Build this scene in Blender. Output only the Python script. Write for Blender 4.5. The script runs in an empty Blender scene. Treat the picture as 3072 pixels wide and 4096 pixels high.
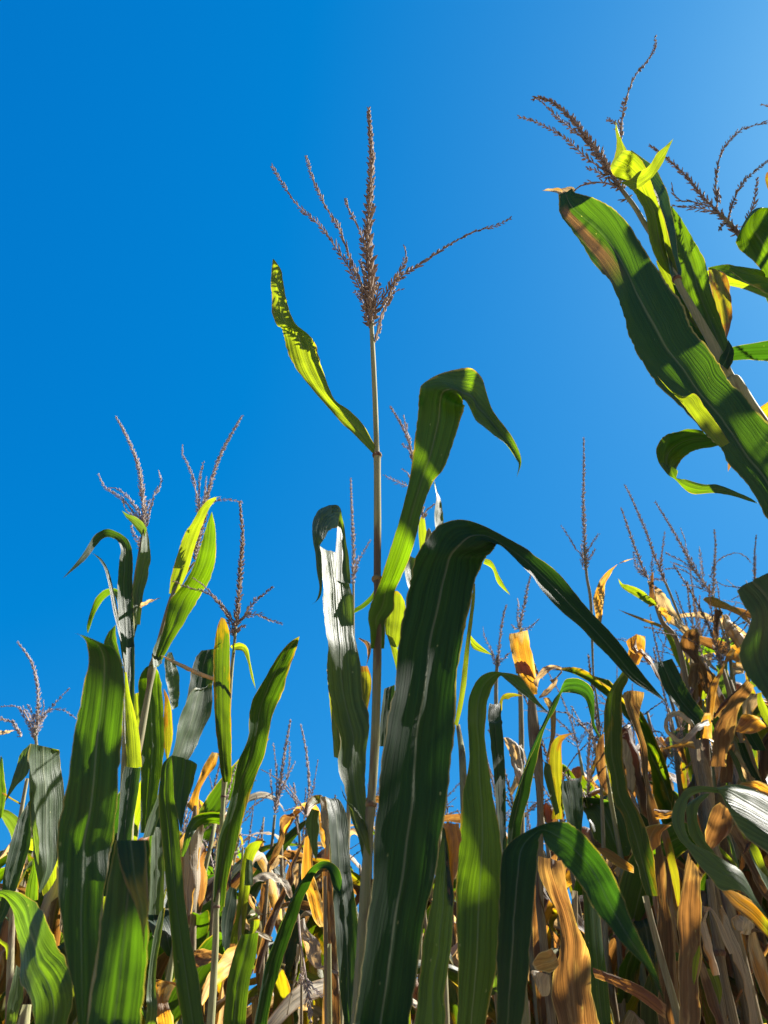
import bpy, math, random
from mathutils import Vector, Matrix, noise as mnoise
rnd = random.Random(7)
R = math.radians
sc = bpy.context.scene
COL = sc.collection

# ------------------------------------------------------------------ camera
ZC = 1.5                      # eye height
PITCH = R(36)
F = 3077.0                    # focal length in source pixels (3072 x 4096)
cam = bpy.data.cameras.new('camera')
cam.sensor_fit = 'VERTICAL'; cam.sensor_height = 24.0; cam.sensor_width = 18.0
cam.lens = 24.0 * F / 4096.0
cam.clip_start = 0.02; cam.clip_end = 2000
camo = bpy.data.objects.new('camera', cam); COL.objects.link(camo)
camo.location = (0, 0, ZC); camo.rotation_euler = (math.pi / 2 + PITCH, 0, 0)
sc.camera = camo
cam.dof.use_dof = True; cam.dof.focus_distance = 0.95; cam.dof.aperture_fstop = 9.0
FW = Vector((0, math.cos(PITCH), math.sin(PITCH)))
UP = Vector((0, -math.sin(PITCH), math.cos(PITCH)))
CAM = Vector((0, 0, ZC))

# ------------------------------------------------------------------ sun and sky
SUN_EL, SUN_AZ = R(47), R(62)           # azimuth clockwise from the view direction (+Y)
S = Vector((math.cos(SUN_EL) * math.sin(SUN_AZ), math.cos(SUN_EL) * math.cos(SUN_AZ), math.sin(SUN_EL)))
w = bpy.data.worlds.new('World'); sc.world = w; w.use_nodes = True
nt = w.node_tree; nt.nodes.clear()
sky = nt.nodes.new('ShaderNodeTexSky'); sky.sky_type = 'NISHITA'; sky.sun_disc = False
sky.sun_elevation = math.atan2(math.sin(SUN_EL) + .14, math.cos(SUN_EL)); sky.sun_rotation = SUN_AZ
sky.altitude = 300; sky.air_density = 1.0; sky.dust_density = 0.6; sky.ozone_density = 4.0
bg = nt.nodes.new('ShaderNodeBackground'); bg.inputs['Strength'].default_value = 0.12
out = nt.nodes.new('ShaderNodeOutputWorld')
# look a little above each direction (a very clear, dry horizon) and grade the sky to the camera's deep blue
tc = nt.nodes.new('ShaderNodeTexCoord'); add = nt.nodes.new('ShaderNodeVectorMath'); add.operation = 'ADD'; add.inputs[1].default_value = (0, 0, 0.14)
nrm = nt.nodes.new('ShaderNodeVectorMath'); nrm.operation = 'NORMALIZE'
nt.links.new(tc.outputs['Generated'], add.inputs[0]); nt.links.new(add.outputs[0], nrm.inputs[0]); nt.links.new(nrm.outputs[0], sky.inputs[0])
sep = nt.nodes.new('ShaderNodeSeparateColor'); comb = nt.nodes.new('ShaderNodeCombineColor'); nt.links.new(sky.outputs[0], sep.inputs[0])
def wm(op, x, y):
    m = nt.nodes.new('ShaderNodeMath'); m.operation = op
    for i, v in enumerate((x, y)):
        if isinstance(v, bpy.types.NodeSocket): nt.links.new(v, m.inputs[i])
        else: m.inputs[i].default_value = v
    return m.outputs[0]
KS = 1 / (0.12 * 2 ** 2.3)
nt.links.new(wm('MAXIMUM', wm('MULTIPLY', wm('SUBTRACT', sep.outputs[0], 1.0), .052 * KS), 0.001), comb.inputs[0])
nt.links.new(wm('MULTIPLY', wm('POWER', sep.outputs[1], .76), .153 * KS), comb.inputs[1])
nt.links.new(wm('MULTIPLY', wm('POWER', sep.outputs[2], .46), .386 * KS), comb.inputs[2])
nt.links.new(comb.outputs[0], bg.inputs['Color'])
nt.links.new(bg.outputs[0], out.inputs['Surface'])
sun = bpy.data.lights.new('sun', 'SUN'); sun.energy = 5.0; sun.angle = R(0.53); sun.color = (1.0, 0.95, 0.86)
suno = bpy.data.objects.new('sun', sun); COL.objects.link(suno); suno.location = (4, 3, 6)
suno.rotation_euler = (-S).to_track_quat('-Z', 'Y').to_euler()
sc.view_settings.view_transform = 'Standard'; sc.view_settings.look = 'None'
sc.view_settings.exposure = 2.3; sc.view_settings.gamma = 1.0
sc.cycles.max_bounces = 10; sc.cycles.transmission_bounces = 6; sc.cycles.diffuse_bounces = 4

# ------------------------------------------------------------------ tracing helpers
# a frame is (x0, y0, scale) of an enlarged view the measurements were read in
FR = {'S': (0, 0, 1), 'A': (0, 1536, .7233), 'B': (0, 2500, .7233), 'C': (1000, 400, .7233), 'D': (1000, 1900, .7233),
      'E': (1000, 2900, .7233), 'F': (1872, 0, .7233), 'G': (2072, 1300, .678), 'H': (1972, 2600, .6765),
      'J': (2472, 2200, .3617), 'K': (2072, 2400, .3617), 'M': (2072, 3200, .4051), 'N': (2572, 3000, .4955),
      'O': (800, 3100, .4502), 'Q': (0, 2900, .5405)}

def P(sx, sy, Y):
    """the world point at forward distance Y seen at source pixel (sx, sy)"""
    ray = FW + Vector((1, 0, 0)) * ((sx - 1536) / F) - UP * ((sy - 2048) / F)
    return CAM + ray * (Y / ray.y)
def depth(p): return (p - CAM).dot(FW)
def parse(s):
    fr = 'S'; out = []
    for row in s.replace('\n', ' ').split(','):
        t = row.split()
        if not t: continue
        if t[0].isalpha(): fr = t[0]; t = t[1:]
        x0, y0, k = FR[fr]; v = [float(a) for a in t]
        r = []
        for i, a in enumerate(v):
            r.append(a * k if (len(v) == 3 and i == 2) else (a * k + (x0 if i % 2 == 0 else y0)))
        out.append(r)
    return out
def lerpl(vals, t):
    if not isinstance(vals, (tuple, list)): return vals
    if len(vals) == 1: return vals[0]
    q = max(0, min(1, t)) * (len(vals) - 1); i = min(int(q), len(vals) - 2)
    return vals[i] + (vals[i + 1] - vals[i]) * (q - i)
def catmull(pts, sub):
    n = len(pts); res = []
    for i in range(n - 1):
        p0 = pts[max(i - 1, 0)]; p1 = pts[i]; p2 = pts[i + 1]; p3 = pts[min(i + 2, n - 1)]
        for k in range(sub):
            t = k / sub; t2 = t * t; t3 = t2 * t
            res.append(.5 * ((2 * p1) + (p2 - p0) * t + (2 * p0 - 5 * p1 + 4 * p2 - p3) * t2 + (3 * p1 - p0 - 3 * p2 + p3) * t3))
    res.append(pts[-1].copy())
    return res

class MB:
    def __init__(s): s.v = []; s.f = []; s.u1 = {}; s.u2 = {}
    def build(s, name, mat, parent, origin=Vector((0, 0, 0)), smooth=True):
        me = bpy.data.meshes.new(name)
        me.from_pydata([tuple(p - origin) for p in s.v], [], s.f)
        if s.u1:
            a = me.uv_layers.new(name='UVMap'); b = me.uv_layers.new(name='Metres')
            for l in me.loops:
                a.data[l.index].uv = s.u1.get(l.vertex_index, (0.5, 0.5)); b.data[l.index].uv = s.u2.get(l.vertex_index, (0, 0))
        if smooth: me.polygons.foreach_set('use_smooth', [True] * len(me.polygons))
        me.materials.append(mat); me.update()
        o = bpy.data.objects.new(name, me); COL.objects.link(o)
        if parent is not None: o.parent = parent
        return o

def ribbon(mb, Ls, Rs, gutter=.1, ruffle=.0, freq=5, crumple=.045, nseg=10, seed=0, roll=0, ragged=0, v0=0.0, v1=1.0):
    """blade between two edge curves, with a trough across it, waves along its margins"""
    n = len(Ls); base = len(mb.v); ln = 0.0; prev = None; mids = []
    for a, b in zip(Ls, Rs):
        m = (a + b) / 2
        if prev is not None: ln += (m - prev).length
        prev = m; mids.append((m, ln))
    tot = max(ln, 1e-6); N = None
    wmax = max((a - b).length for a, b in zip(Ls, Rs))
    for i in range(n):
        a, b = Ls[i], Rs[i]; A = b - a; wd = A.length
        T = mids[min(i + 1, n - 1)][0] - mids[max(i - 1, 0)][0]
        if wd > 1e-5 and T.length > 1e-7:
            c = T.cross(A)
            if c.length > 1e-9:
                c.normalize()
                if N is not None and c.dot(N) < -.2: pass
                N = c if N is None else (c * .6 + N * .4).normalized() if c.dot(N) > -.2 else c
        if N is None: N = -FW
        m, l = mids[i]
        for j in range(nseg + 1):
            u = j / nseg; q = 2 * u - 1
            off = gutter * wd * (1 - q * q) - .04 * wd * math.exp(-(q / .12) ** 2)
            off += ruffle * wmax * .5 * (abs(q) ** 1.8) * math.sin(freq * l / wmax + (1.7 if q > 0 else 0) + seed) * min(1, 6 * (1 - l / tot)) * min(1, 5 * l / tot + .1)
            p = a + A * u
            if crumple:
                k = mnoise.noise(Vector((u * 2.3 + seed * 3.1, l / wmax * 1.6, seed))) + .5 * mnoise.noise(Vector((u * 6 + seed, l / wmax * 4, seed + 9)))
                off += crumple * wd * k
            if roll: 
                off += roll * wd * (abs(q) ** 2.2)
                p = p + A * (-q * .5 * abs(q) * roll * .6)
            if abs(q) > .99:
                p = p + A * (q * .035 * mnoise.noise(Vector((l * 45 / max(wmax * 12, .3), seed, q * 5))) + q * .022 * mnoise.noise(Vector((l * 260, seed, q))))
            if ragged and abs(q) > .99:
                p = p - A * (q * ragged * abs(mnoise.noise(Vector((l * 60, seed, q)))))
            p = p + N * off
            mb.u1[len(mb.v)] = (u, v0 + (v1 - v0) * l / tot); mb.u2[len(mb.v)] = ((u - .5) * max(wd, .3 * wmax), l)
            mb.v.append(p)
    for i in range(n - 1):
        for j in range(nseg):
            k = base + i * (nseg + 1) + j
            mb.f.append((k, k + 1, k + nseg + 2, k + nseg + 1))

def tube(mb, pts, rad, sides=8, cap=True):
    base = len(mb.v); n = len(pts); ref = Vector((1, 0, 0)); l = 0
    for i in range(n):
        T = (pts[min(i + 1, n - 1)] - pts[max(i - 1, 0)]).normalized()
        if i: l += (pts[i] - pts[i - 1]).length
        ref = (ref - T * ref.dot(T))
        if ref.length < 1e-4: ref = T.orthogonal()
        ref.normalize(); B = T.cross(ref)
        for j in range(sides):
            a = 2 * math.pi * j / sides
            mb.u1[len(mb.v)] = (j / sides, l); mb.u2[len(mb.v)] = (j / sides, l)
            mb.v.append(pts[i] + (ref * math.cos(a) + B * math.sin(a)) * rad[i])
    for i in range(n - 1):
        for j in range(sides):
            k = base + i * sides; j2 = (j + 1) % sides
            mb.f.append((k + j, k + j2, k + sides + j2, k + sides + j))
    if cap: mb.f.append(tuple(base + (n - 1) * sides + j for j in range(sides)))

# ------------------------------------------------------------------ materials
class NB:
    def __init__(s, name):
        s.m = bpy.data.materials.new(name); s.m.use_nodes = True; s.t = s.m.node_tree; s.t.nodes.clear()
    def n(s, typ, **kw):
        x = s.t.nodes.new(typ)
        for k, v in kw.items():
            if k == 'ins':
                for a, b in v.items():
                    if isinstance(b, bpy.types.NodeSocket): s.t.links.new(b, x.inputs[a])
                    else: x.inputs[a].default_value = b
            else: setattr(x, k, v)
        return x
    def math(s, op, a, b=0.0, c=0.0, clamp=False):
        x = s.n('ShaderNodeMath', operation=op, use_clamp=clamp, ins={0: a, 1: b}); 
        if op in ('MULTIPLY_ADD',): s.t.nodes and (setattr(x.inputs[2], 'default_value', c) if not isinstance(c, bpy.types.NodeSocket) else s.t.links.new(c, x.inputs[2]))
        return x.outputs[0]
    def mix(s, f, a, b):
        x = s.n('ShaderNodeMix', data_type='RGBA', ins={0: f})
        for k, v in ((6, a), (7, b)):
            if isinstance(v, bpy.types.NodeSocket): s.t.links.new(v, x.inputs[k])
            else: x.inputs[k].default_value = (*v, 1) if len(v) == 3 else v
        return x.outputs[2]
    def ramp(s, f, lo, hi):
        x = s.n('ShaderNodeMapRange', ins={0: f, 1: lo, 2: hi}); x.interpolation_type = 'SMOOTHSTEP'
        return x.outputs[0]

KR0, KT0 = .29, .42       # the exposure is high, so surfaces are dark like real foliage
def leaf_mat(name, refl, trans, patch_refl, patch_trans, patch_lo=.62, rim=.5, tip=.9, tmix=.5, rough=.50, mid=(.48, .54, .34), sheen=.35, bumps=.75, dark=.38, streak=None, kd=1.0):
    KR, KT = KR0 * kd, KT0 * kd
    refl = tuple(c * KR for c in refl); trans = tuple(c * KT for c in trans); patch_refl = tuple(c * KR for c in patch_refl); patch_trans = tuple(c * KT for c in patch_trans); mid = tuple(c * KR for c in mid)
    b = NB(name)
    uv = b.n('ShaderNodeUVMap', uv_map='UVMap').outputs[0]; mt = b.n('ShaderNodeUVMap', uv_map='Metres').outputs[0]
    su = b.n('ShaderNodeSeparateXYZ', ins={0: uv}); u, v = su.outputs[0], su.outputs[1]
    oi = b.n('ShaderNodeObjectInfo').outputs['Random']
    # veins: fine stripes that run the length of the blade
    off = b.n('ShaderNodeCombineXYZ', ins={0: oi, 1: oi, 2: b.math('MULTIPLY', oi, 37.0)}).outputs[0]
    sv = b.n('ShaderNodeVectorMath', operation='MULTIPLY', ins={0: mt, 1: (900, 5, 1)}).outputs[0]
    sv = b.n('ShaderNodeVectorMath', operation='ADD', ins={0: sv, 1: off}).outputs[0]
    vein = b.n('ShaderNodeTexNoise', noise_dimensions='3D', ins={'Vector': sv, 'Scale': 1.0, 'Detail': 3.0, 'Roughness': .65}).outputs[0]
    sv2 = b.n('ShaderNodeVectorMath', operation='MULTIPLY', ins={0: mt, 1: (250, 2.5, 1)}).outputs[0]
    sv2 = b.n('ShaderNodeVectorMath', operation='ADD', ins={0: sv2, 1: off}).outputs[0]
    band = b.n('ShaderNodeTexNoise', ins={'Vector': sv2, 'Scale': 1.0, 'Detail': 2.0}).outputs[0]
    pv = b.n('ShaderNodeVectorMath', operation='MULTIPLY', ins={0: mt, 1: (60, 14, 1)}).outputs[0]
    pv = b.n('ShaderNodeVectorMath', operation='ADD', ins={0: pv, 1: off}).outputs[0]
    blot = b.n('ShaderNodeTexNoise', ins={'Vector': pv, 'Scale': 1.0, 'Detail': 5.0, 'Roughness': .6}).outputs[0]
    q = b.math('ABSOLUTE', b.math('MULTIPLY_ADD', u, 2.0, -1.0))
    midf = b.math('SUBTRACT', 1.0, b.ramp(q, .012, .055))
    # yellowing from the margins and the tip inwards
    e = b.math('POWER', q, 9.0)
    e = b.math('MULTIPLY', e, rim)
    tp = b.ramp(v, tip - .15, min(tip + .12, 1.3))
    pf = b.math('ADD', b.math('ADD', blot, e), b.math('MULTIPLY', tp, .45))
    pf = b.math('ADD', pf, b.math('MULTIPLY', b.math('SUBTRACT', oi, .5), .08))
    pfac = b.ramp(pf, patch_lo, patch_lo + .13)
    brf = b.ramp(pf, patch_lo + .2, patch_lo + .34)
    spots = b.n('ShaderNodeTexVoronoi', ins={'Vector': b.n('ShaderNodeVectorMath', operation='MULTIPLY', ins={0: mt, 1: (90, 55, 1)}).outputs[0], 'Scale': 1.0}).outputs[0]
    spf = b.math('MULTIPLY', b.math('SUBTRACT', 1.0, b.ramp(spots, .05, .1)), b.ramp(blot, .52, .6))
    if streak:
        u0, u1, a0, a1 = streak
        un = b.math('ADD', u, b.math('MULTIPLY', b.math('SUBTRACT', blot, .5), .35))
        sf = b.math('MULTIPLY', b.math('MULTIPLY', b.ramp(un, u0 - .06, u0 + .04), b.math('SUBTRACT', 1.0, b.ramp(un, u1 - .04, u1 + .06))), b.math('MULTIPLY', b.ramp(v, a0, a0 + .1), b.math('SUBTRACT', 1.0, b.ramp(v, a1 - .02, a1))))
        brf = b.math('MAXIMUM', brf, sf)
    cr = b.mix(pfac, refl, patch_refl); cr = b.mix(brf, cr, (.16, .10, .055)); cr = b.mix(b.math('MULTIPLY', midf, .8), cr, mid)
    ct = b.mix(pfac, trans, patch_trans); ct = b.mix(brf, ct, (.22, .11, .025)); ct = b.mix(b.math('MULTIPLY', midf, .55), ct, tuple(c * .55 for c in trans))
    cr = b.mix(b.math('MULTIPLY', spf, .6), cr, (.32, .32, .2)); ct = b.mix(b.math('MULTIPLY', spf, .5), ct, (.5, .5, .05))
    ln = b.ramp(q, .95, .985)
    cr = b.mix(b.math('MULTIPLY', ln, .6), cr, (.32, .27, .14)); ct = b.mix(b.math('MULTIPLY', ln, .5), ct, (.50, .38, .05))
    val = b.math('ADD', b.math('MULTIPLY', b.ramp(vein, .3, .7), dark), b.math('MULTIPLY', b.ramp(band, .3, .7), dark))
    val = b.math('ADD', b.math('ADD', val, 1.0 - dark), b.math('MULTIPLY', b.math('SUBTRACT', oi, .5), .25))
    cr = b.n('ShaderNodeVectorMath', operation='SCALE', ins={0: cr, 'Scale': val}).outputs[0]
    ct = b.n('ShaderNodeVectorMath', operation='SCALE', ins={0: ct, 'Scale': val}).outputs[0]
    h = b.math('ADD', b.math('MULTIPLY', vein, .5), band)
    bump = b.n('ShaderNodeBump', ins={'Height': h, 'Strength': bumps, 'Distance': .002}).outputs[0]
    pr = b.n('ShaderNodeBsdfPrincipled', ins={'Base Color': cr, 'Roughness': rough, 'Normal': bump, 'Specular IOR Level': sheen})
    tr = b.n('ShaderNodeBsdfTranslucent', ins={'Color': ct, 'Normal': bump})
    mx = b.n('ShaderNodeMixShader', ins={0: tmix, 1: pr.outputs[0], 2: tr.outputs[0]})
    o = b.n('ShaderNodeOutputMaterial', ins={'Surface': mx.outputs[0]})
    return b.m
YR, YT = (.34, .34, .08), (.80, .66, .01)
M = {}
M['green'] = leaf_mat('green_leaf', (.045, .095, .055), (.31, .58, .002), YR, YT, .74, .42, 1.05)
M['deep'] = leaf_mat('deep_green_leaf', (.032, .070, .050), (.08, .24, .006), YR, YT, .78, .36, 1.05, rough=.6, sheen=.22)
M['blue'] = leaf_mat('blue_green_leaf', (.060, .115, .075), (.12, .27, .01), YR, YT, .80, .3, 1.05)
M['pale'] = leaf_mat('pale_green_leaf', (.17, .26, .14), (.30, .48, .02), YR, YT, .78, .3, 1.0, rough=.5)
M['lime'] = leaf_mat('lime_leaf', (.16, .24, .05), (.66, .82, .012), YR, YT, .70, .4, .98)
M['yellow'] = leaf_mat('yellowing_leaf', (.25, .26, .06), (.72, .66, .012), (.36, .22, .07), (.75, .33, .01), .54, .4, .9)
M['dead'] = leaf_mat('green_leaf_with_dry_tip', (.05, .10, .045), (.20, .42, .004), YR, YT, .66, .4, .93)
M['giant'] = leaf_mat('dark_leaf_with_brown_streak', (.026, .066, .062), (.14, .32, .003), YR, YT, .80, .3, 1.05, streak=(.10, .40, .76, .975))
M['shadegreen'] = leaf_mat('shaded_green_leaf', (.030, .070, .042), (.19, .44, .002), YR, YT, .76, .4, 1.05)  # darker copy of the green leaf, with shade put into its colour
M['mottled'] = leaf_mat('mottled_yellow_leaf', (.06, .11, .045), (.24, .40, .004), (.30, .26, .05), (.85, .56, .005), .56, .35, .95)
M['orange'] = leaf_mat('dry_orange_leaf', (.27, .185, .115), (.86, .38, .02), (.46, .38, .27), (.80, .5, .12), .55, .3, 1.0, rough=.6, mid=(.5, .38, .22), sheen=.3, bumps=.8, dark=.4, kd=1.85)
M['brown'] = leaf_mat('dry_brown_leaf', (.17, .12, .085), (.42, .18, .035), (.40, .30, .19), (.66, .34, .06), .55, .3, 1.0, rough=.62, mid=(.35, .24, .15), sheen=.3, bumps=.9, dark=.45, kd=1.35)
M['tan'] = leaf_mat('dry_tan_leaf', (.66, .58, .43), (.66, .42, .16), (.36, .25, .15), (.7, .36, .06), .56, .3, 1.0, rough=.6, mid=(.6, .52, .36), sheen=.3, bumps=.9, dark=.42, kd=1.85)

def stalk_mat(name, c1, c2, c3):
    b = NB(name)
    mt = b.n('ShaderNodeUVMap', uv_map='Metres').outputs[0]
    oc = b.n('ShaderNodeTexCoord').outputs['Object']
    g = b.n('ShaderNodeVectorMath', operation='MULTIPLY', ins={0: oc, 1: (700, 700, 6)}).outputs[0]
    st = b.n('ShaderNodeTexNoise', ins={'Vector': g, 'Scale': 1.0, 'Detail': 3.0}).outputs[0]
    g2 = b.n('ShaderNodeVectorMath', operation='MULTIPLY', ins={0: oc, 1: (60, 60, 9)}).outputs[0]
    bl = b.n('ShaderNodeTexNoise', ins={'Vector': g2, 'Scale': 1.0, 'Detail': 4.0}).outputs[0]
    c = b.mix(b.ramp(st, .35, .65), c1, c2); c = b.mix(b.ramp(bl, .52, .66), c, c3)
    bump = b.n('ShaderNodeBump', ins={'Height': st, 'Strength': .5, 'Distance': .001}).outputs[0]
    pr = b.n('ShaderNodeBsdfPrincipled', ins={'Base Color': c, 'Roughness': .8, 'Specular IOR Level': .15, 'Normal': bump})
    tr = b.n('ShaderNodeBsdfTranslucent', ins={'Color': c})
    mx = b.n('ShaderNodeMixShader', ins={0: .35, 1: pr.outputs[0], 2: tr.outputs[0]})
    b.n('ShaderNodeOutputMaterial', ins={'Surface': mx.outputs[0]})
    return b.m
M['stalk'] = stalk_mat('green_stalk', (.23, .24, .11), (.31, .29, .16), (.15, .11, .07))
M['paleStalk'] = stalk_mat('pale_stalk', (.28, .26, .16), (.21, .19, .11), (.17, .12, .08))
M['node'] = stalk_mat('purple_node', (.20, .13, .08), (.12, .06, .05), (.28, .22, .10))
M['dryStalk'] = stalk_mat('dry_stalk', (.28, .23, .14), (.17, .135, .08), (.12, .08, .055))

def tassel_mat(name, a, c, t):
    b = NB(name)
    oc = b.n('ShaderNodeTexCoord').outputs['Object']
    no = b.n('ShaderNodeTexNoise', ins={'Vector': oc, 'Scale': 180.0, 'Detail': 2.0}).outputs[0]
    col = b.mix(b.ramp(no, .4, .62), a, c)
    pr = b.n('ShaderNodeBsdfPrincipled', ins={'Base Color': col, 'Roughness': .85, 'Specular IOR Level': .12})
    tr = b.n('ShaderNodeBsdfTranslucent', ins={'Color': (*t, 1)})
    mx = b.n('ShaderNodeMixShader', ins={0: .35, 1: pr.outputs[0], 2: tr.outputs[0]})
    b.n('ShaderNodeOutputMaterial', ins={'Surface': mx.outputs[0]})
    return b.m
M['tassel'] = tassel_mat('brown_tassel', (.15, .11, .085), (.34, .27, .21), (.38, .28, .20))
M['tasselPale'] = tassel_mat('mauve_tassel', (.26, .21, .19), (.45, .39, .35), (.5, .41, .35))

# ------------------------------------------------------------------ the plants
COUNT = [0]; YK = {}
def plant(label, base, group=None, name='maize_plant', cat='maize plant'):
    o = bpy.data.objects.new(name, None); COL.objects.link(o)
    o.location = (base[0], base[1], 0); o.empty_display_size = .1
    o['label'] = label; o['category'] = cat
    if group: o['group'] = group
    return o
def org(pl): return Vector(pl.location)

def yk(pl, Y):
    k = YK.get(pl.name, 1.0)
    return tuple(y * k for y in Y) if isinstance(Y, (tuple, list)) else Y * k
def stalk(pl, s, Y, mat='stalk', node_at=(), ground=True):
    Y = yk(pl, Y)
    rows = parse(s); pts = []; rad = []
    n = len(rows)
    for i, r in enumerate(rows):
        p = P(r[0], r[1], lerpl(Y, i / max(1, n - 1))); pts.append(p); rad.append(1.2 * r[2] * depth(p) / F)
    pp = catmull(pts, 5); rr = [x[0] for x in catmull([Vector((a, 0, 0)) for a in rad], 5)]
    for k in node_at:
        i = min(k * 5, len(rr) - 1); rr[i] *= 1.22
    if ground:
        p = pp[-1]; b = org(pl); z = p.z; r0 = rr[-1]
        for k in range(1, 8):
            t = k / 7; q = p.lerp(Vector((b.x, b.y, 0)), t); pp.append(q); rr.append(r0 * (1 + .4 * t))
    mb = MB(); tube(mb, pp, rr, 10)
    so = mb.build('stalk', M[mat], pl, org(pl))
    for k in node_at:
        i = min(k * 5, len(pp) - 3); T = (pp[i + 1] - pp[i - 1]).normalized(); r = rr[i]
        nb = MB(); tube(nb, [pp[i] - T * r * .55, pp[i] - T * r * .3, pp[i], pp[i] + T * r * .3, pp[i] + T * r * .6], [r * .84, r * 1.05, r * 1.1, r * 1.04, r * .82], 12, cap=False)
        nb.build('node', M['node'], so, org(pl))
    return so

def trace(rows, Y, ns, tilt, lim=1.3):
    n = len(rows); LR = []; src = []
    for i, r in enumerate(rows):
        if len(r) == 3:
            a = rows[max(i - 1, 0)]; b = rows[min(i + 1, n - 1)]
            dx, dy = b[0] - a[0], b[1] - a[1]; L = math.hypot(dx, dy) or 1
            nx, ny = dy / L, -dx / L        # right of the direction of travel upwards = +x
            src.append((r[0] + nx * r[2], r[1] + ny * r[2], r[0] - nx * r[2], r[1] - ny * r[2]))
        elif len(r) == 2: src.append((r[0], r[1], r[0], r[1]))
        else: src.append(tuple(r))
    Ys = [lerpl(Y, i / max(1, n - 1)) for i in range(n)]
    mid = [P((a[0] + a[2]) / 2, (a[1] + a[3]) / 2, y) for a, y in zip(src, Ys)]
    tl = []
    for i, (a, y) in enumerate(zip(src, Ys)):
        if ns is None: tl.append(lerpl(tilt, i / max(1, n - 1))); continue
        target = lerpl(ns, i / max(1, n - 1)); T = (mid[min(i + 1, n - 1)] - mid[max(i - 1, 0)]).normalized()
        w0 = (P(a[2], a[3], y) - P(a[0], a[1], y)).length
        if w0 < 1e-5: tl.append(tl[-1] if tl else 0); continue
        best = None
        for k in range(-18, 19):
            d = k / 18 * lim
            A = P(a[2], a[3], y + d * w0 / 2) - P(a[0], a[1], y - d * w0 / 2)
            N = T.cross(A)
            if N.length < 1e-9: continue
            N.normalize()
            if N.dot(mid[i] - CAM) > 0: N = -N
            e = abs(N.dot(S) - target) + .06 * abs(d)
            if best is None or e < best[0]: best = (e, d)
        tl.append(best[1])
    if len(tl) > 2: tl = [sum(tl[max(0, i - 1):i + 2]) / len(tl[max(0, i - 1):i + 2]) for i in range(n)]
    Ls, Rs = [], []
    for a, y, d in zip(src, Ys, tl):
        w0 = (P(a[2], a[3], y) - P(a[0], a[1], y)).length
        Ls.append(P(a[0], a[1], y - d * w0 / 2)); Rs.append(P(a[2], a[3], y + d * w0 / 2))
    return Ls, Rs

def leaf(pl, s, Y, mat='green', ns=None, tilt=0, sub=6, label=None, more=(), name='leaf', **kw):
    """strips of one blade, traced edge by edge; kw goes to ribbon()"""
    COUNT[0] += 1; mb = MB(); kw.setdefault('seed', COUNT[0] * 1.37)
    if mat in ('orange', 'brown', 'tan'): kw['crumple'] = max(kw.get('crumple', 0) * 1.3, .10); kw.setdefault('ruffle', .08)
    for n_, (ss, YY, nn, k2) in enumerate([(s, Y, ns, {})] + list(more)):
        pr_ = parse(ss); Ls, Rs = trace(pr_, yk(pl, YY), nn, tilt); k3 = dict(kw); k3.update(k2)
        if n_ == 0 and len(pr_[0]) == 4 and (pr_[0][1] > 4090 or pr_[0][0] > 3090):
            # the blade starts outside the view: carry it on to its stalk
            m0 = (Ls[0] + Rs[0]) / 2; o_ = org(pl); e = Vector((o_.x, o_.y, m0.z - .16)); a_ = (Rs[0] - Ls[0]).normalized() * .012
            q_ = m0.lerp(e, .5); h_ = (Rs[0] - Ls[0]) * .33
            Ls = [e - a_, q_ - h_] + Ls; Rs = [e + a_, q_ + h_] + Rs
        ribbon(mb, catmull(Ls, sub), catmull(Rs, sub), **k3)
    o = mb.build(name, M[mat], pl, org(pl))
    if label: o['label'] = label
    return o

def spikelets(mb, pts, step, per, ln, wd, ang, seed, taper=.5, flat=False):
    rr = random.Random(seed); acc = 0; ph = rr.random() * 6; l = 0
    tot = sum((b - a).length for a, b in zip(pts, pts[1:]))
    for a, b in zip(pts, pts[1:]):
        seg = (b - a).length
        if seg < 1e-7: continue
        T = (b - a) / seg; X = T.orthogonal().normalized()
        if abs(T.dot(Vector((0, 0, 1)))) < .99: X = T.cross(Vector((0, 0, 1))).normalized()
        B = T.cross(X)
        while acc < seg:
            p = a + T * acc; t = (l + acc) / tot
            for k in range(per):
                if rr.random() < .06: continue
                ph += 2.4 if not flat else math.pi + rr.uniform(-.5, .5)
                d = X * math.cos(ph) + B * math.sin(ph); an = ang * rr.uniform(.6, 1.45) * (1.25 - .6 * t)
                ax = (T * math.cos(an) + d * math.sin(an)).normalized()
                s1 = ln * rr.uniform(.7, 1.15) * (1 - taper * t ** 2.0); w1 = wd * rr.uniform(.75, 1.15) * (1 - .3 * t)
                e1 = ax.orthogonal().normalized(); e2 = ax.cross(e1); o = p + d * .0008 + T * rr.uniform(-.4, .4) * step
                i0 = len(mb.v); mb.v.append(o)
                for (f, g) in ((.35, 1.0), (.72, .8)):
                    for c in range(4):
                        aa = c * math.pi / 2
                        mb.v.append(o + ax * s1 * f + (e1 * math.cos(aa) + e2 * math.sin(aa) * .6) * w1 * g * .5)
                mb.v.append(o + ax * s1)
                for c in range(4):
                    c2 = (c + 1) % 4
                    mb.f += [(i0, i0 + 1 + c2, i0 + 1 + c), (i0 + 1 + c, i0 + 1 + c2, i0 + 5 + c2, i0 + 5 + c), (i0 + 5 + c, i0 + 5 + c2, i0 + 9)]
            acc += step
        acc -= seg; l += seg

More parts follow.
